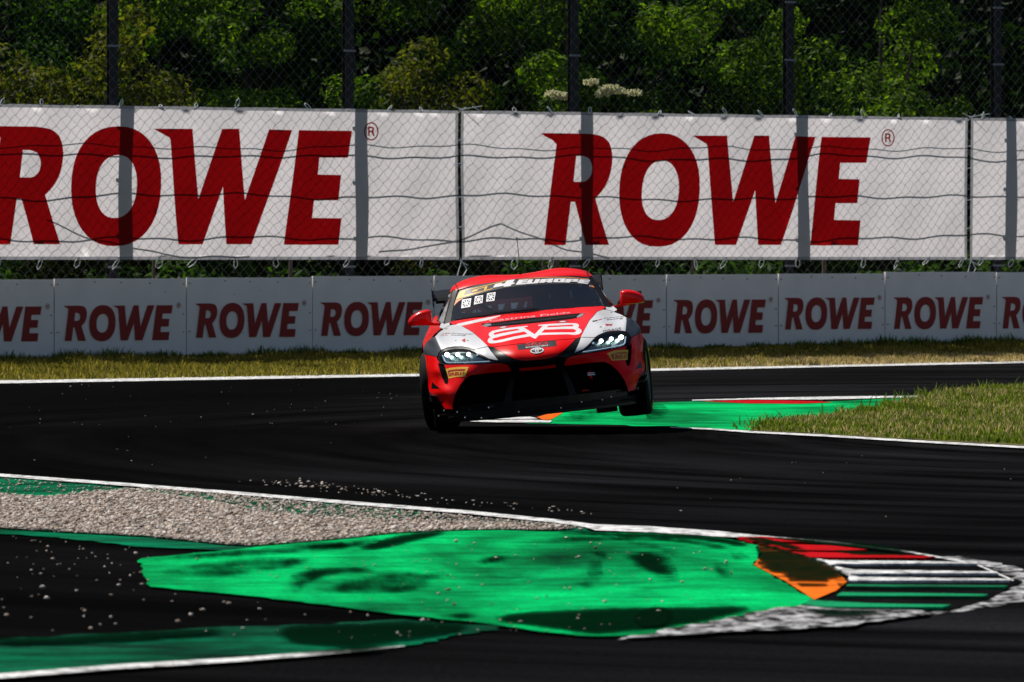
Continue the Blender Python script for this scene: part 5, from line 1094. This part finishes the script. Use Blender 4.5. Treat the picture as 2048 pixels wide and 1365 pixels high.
for L_, k, q in (('E', 'r5', [(1675, 446), (1765, 322), (2005, 308), (1940, 430)]), ('U', 'r6', [(28, 425), (92, 312), (400, 298), (332, 405)]), ('R', 'r6', [(355, 396), (420, 302), (728, 286), (692, 386)]), ('O', 'r6', [(716, 380), (760, 288), (1048, 284), (998, 384)]), ('P', 'r6', [(1010, 384), (1062, 292), (1380, 300), (1325, 400)]), ('E', 'r6', [(1338, 398), (1408, 303), (1682, 322), (1600, 426)])):
    Q = DW(q, k); a, h = UL[L_]; decal('strip_letter', [bil(Q, u, v) for u, v in a], 'pwhite', [[bil(Q, u, v) for u, v in x] for x in h], off=.006, Df=DG, par=wind, step=.03, grid=(.05, .03))
for q in ([(285, 1050), (310, 830), (545, 790), (515, 1010)], [(610, 955), (640, 745), (850, 710), (830, 910)], [(925, 880), (950, 665), (1170, 635), (1135, 855)]):
    Q = DW(q, 'r5'); hs = []
    for a in range(8):
        t0, t1 = (a + .18) * math.pi / 4, (a + .82) * math.pi / 4; f = lambda t, r: (.5 + r * math.cos(t) / max(abs(math.cos(t)), abs(math.sin(t))), .5 + r * math.sin(t) / max(abs(math.cos(t)), abs(math.sin(t))))
        hs.append([bil(Q, *f(t0, .38)), bil(Q, *f(t1, .38)), bil(Q, *f((t0 + t1) / 2, .12))])
    decal('windscreen_sticker', [bil(Q, u, v) for u, v in ((0, 0), (0, 1), (1, 1), (1, 0))], 'pwhite', hs, off=.005, Df=DG, par=wind, step=.05, grid=(1, 1))
# --- driver, seated inside
def skin_body(name, joints, bones, m, loc, rot=None):
    me = bpy.data.meshes.new(name); me.from_pydata([j[:3] for j in joints], bones, []); me.materials.append(M[m])
    o = bpy.data.objects.new(name, me); COL.objects.link(o); md = o.modifiers.new('skin', 'SKIN')
    sv = me.skin_vertices[0].data
    for i, j in enumerate(joints): sv[i].radius = (j[3], j[3] * (j[4] if len(j) > 4 else 1)); sv[i].use_root = (i == 0)
    s2_ = o.modifiers.new('s', 'SUBSURF'); s2_.levels = s2_.render_levels = 1; return o
J = [(0, 0, 0, .15, .8), (0, .03, .22, .14, .75), (0, .06, .42, .16, .7), (0, .05, .50, .07), (0, .02, .58, .06), (.19, .04, .42, .07), (.25, -.20, .26, .05), (.15, -.45, .30, .04), (-.19, .04, .42, .07), (-.25, -.20, .26, .05), (-.15, -.45, .30, .04), (.10, -.40, .06, .09), (.12, -.75, -.12, .06), (-.10, -.40, .06, .09), (-.12, -.75, -.12, .06)]
Bn = [(0, 1), (1, 2), (2, 3), (3, 4), (2, 5), (5, 6), (6, 7), (2, 8), (8, 9), (9, 10), (0, 11), (11, 12), (0, 13), (13, 14)]
# fingers wrapped over the rim
for s in (1, -1):
    w0 = 7 if s > 0 else 10
    for k in range(5):
        b0 = len(J); zz = .335 - k * .018; th = k == 4
        J += [(s * .155, -.47, zz, .010), (s * (.165 if not th else .13), -.505, zz - .003, .009), (s * (.15 if not th else .115), -.525, zz - .008, .008)]
        Bn += [(w0, b0), (b0, b0 + 1), (b0 + 1, b0 + 2)]
dr = skin_body('person', J, Bn, 'suit', None)
Mw = Matrix.Translation(CO) @ Mrot.to_4x4(); dr.matrix_world = Mw @ Matrix.Translation((.36, 2.60, .37))
tag(dr, 'driver in dark race suit and helmet gripping the steering wheel behind the windscreen', 'person')
bm = bmesh.new(); bmesh.ops.create_uvsphere(bm, u_segments=24, v_segments=16, radius=1)
for v in bm.verts:
    v.co = Vector((v.co.x * .125, v.co.y * .15 - .02, v.co.z * .145 + .66 - (.02 if v.co.y < 0 and v.co.z < 0 else 0)))
me = bpy.data.meshes.new('helmet'); bm.to_mesh(me); bm.free(); me.materials.append(M['helmet']); me.polygons.foreach_set('use_smooth', [True] * len(me.polygons))
hl = bpy.data.objects.new('helmet', me); COL.objects.link(hl); hl.parent = dr
vz = MB(); n = 12
for i in range(n + 1):
    a = R_(-65 + 130 * i / n); vz.v += [(.131 * math.sin(a), -.022 - .156 * math.cos(a) * .98, .635), (.129 * math.sin(a), -.022 - .152 * math.cos(a) * .98, .70)]
vz.f = [(2 * i, 2 * i + 2, 2 * i + 3, 2 * i + 1) for i in range(n)]; vz.build('visor', 'glass', hl)
# head inside the helmet
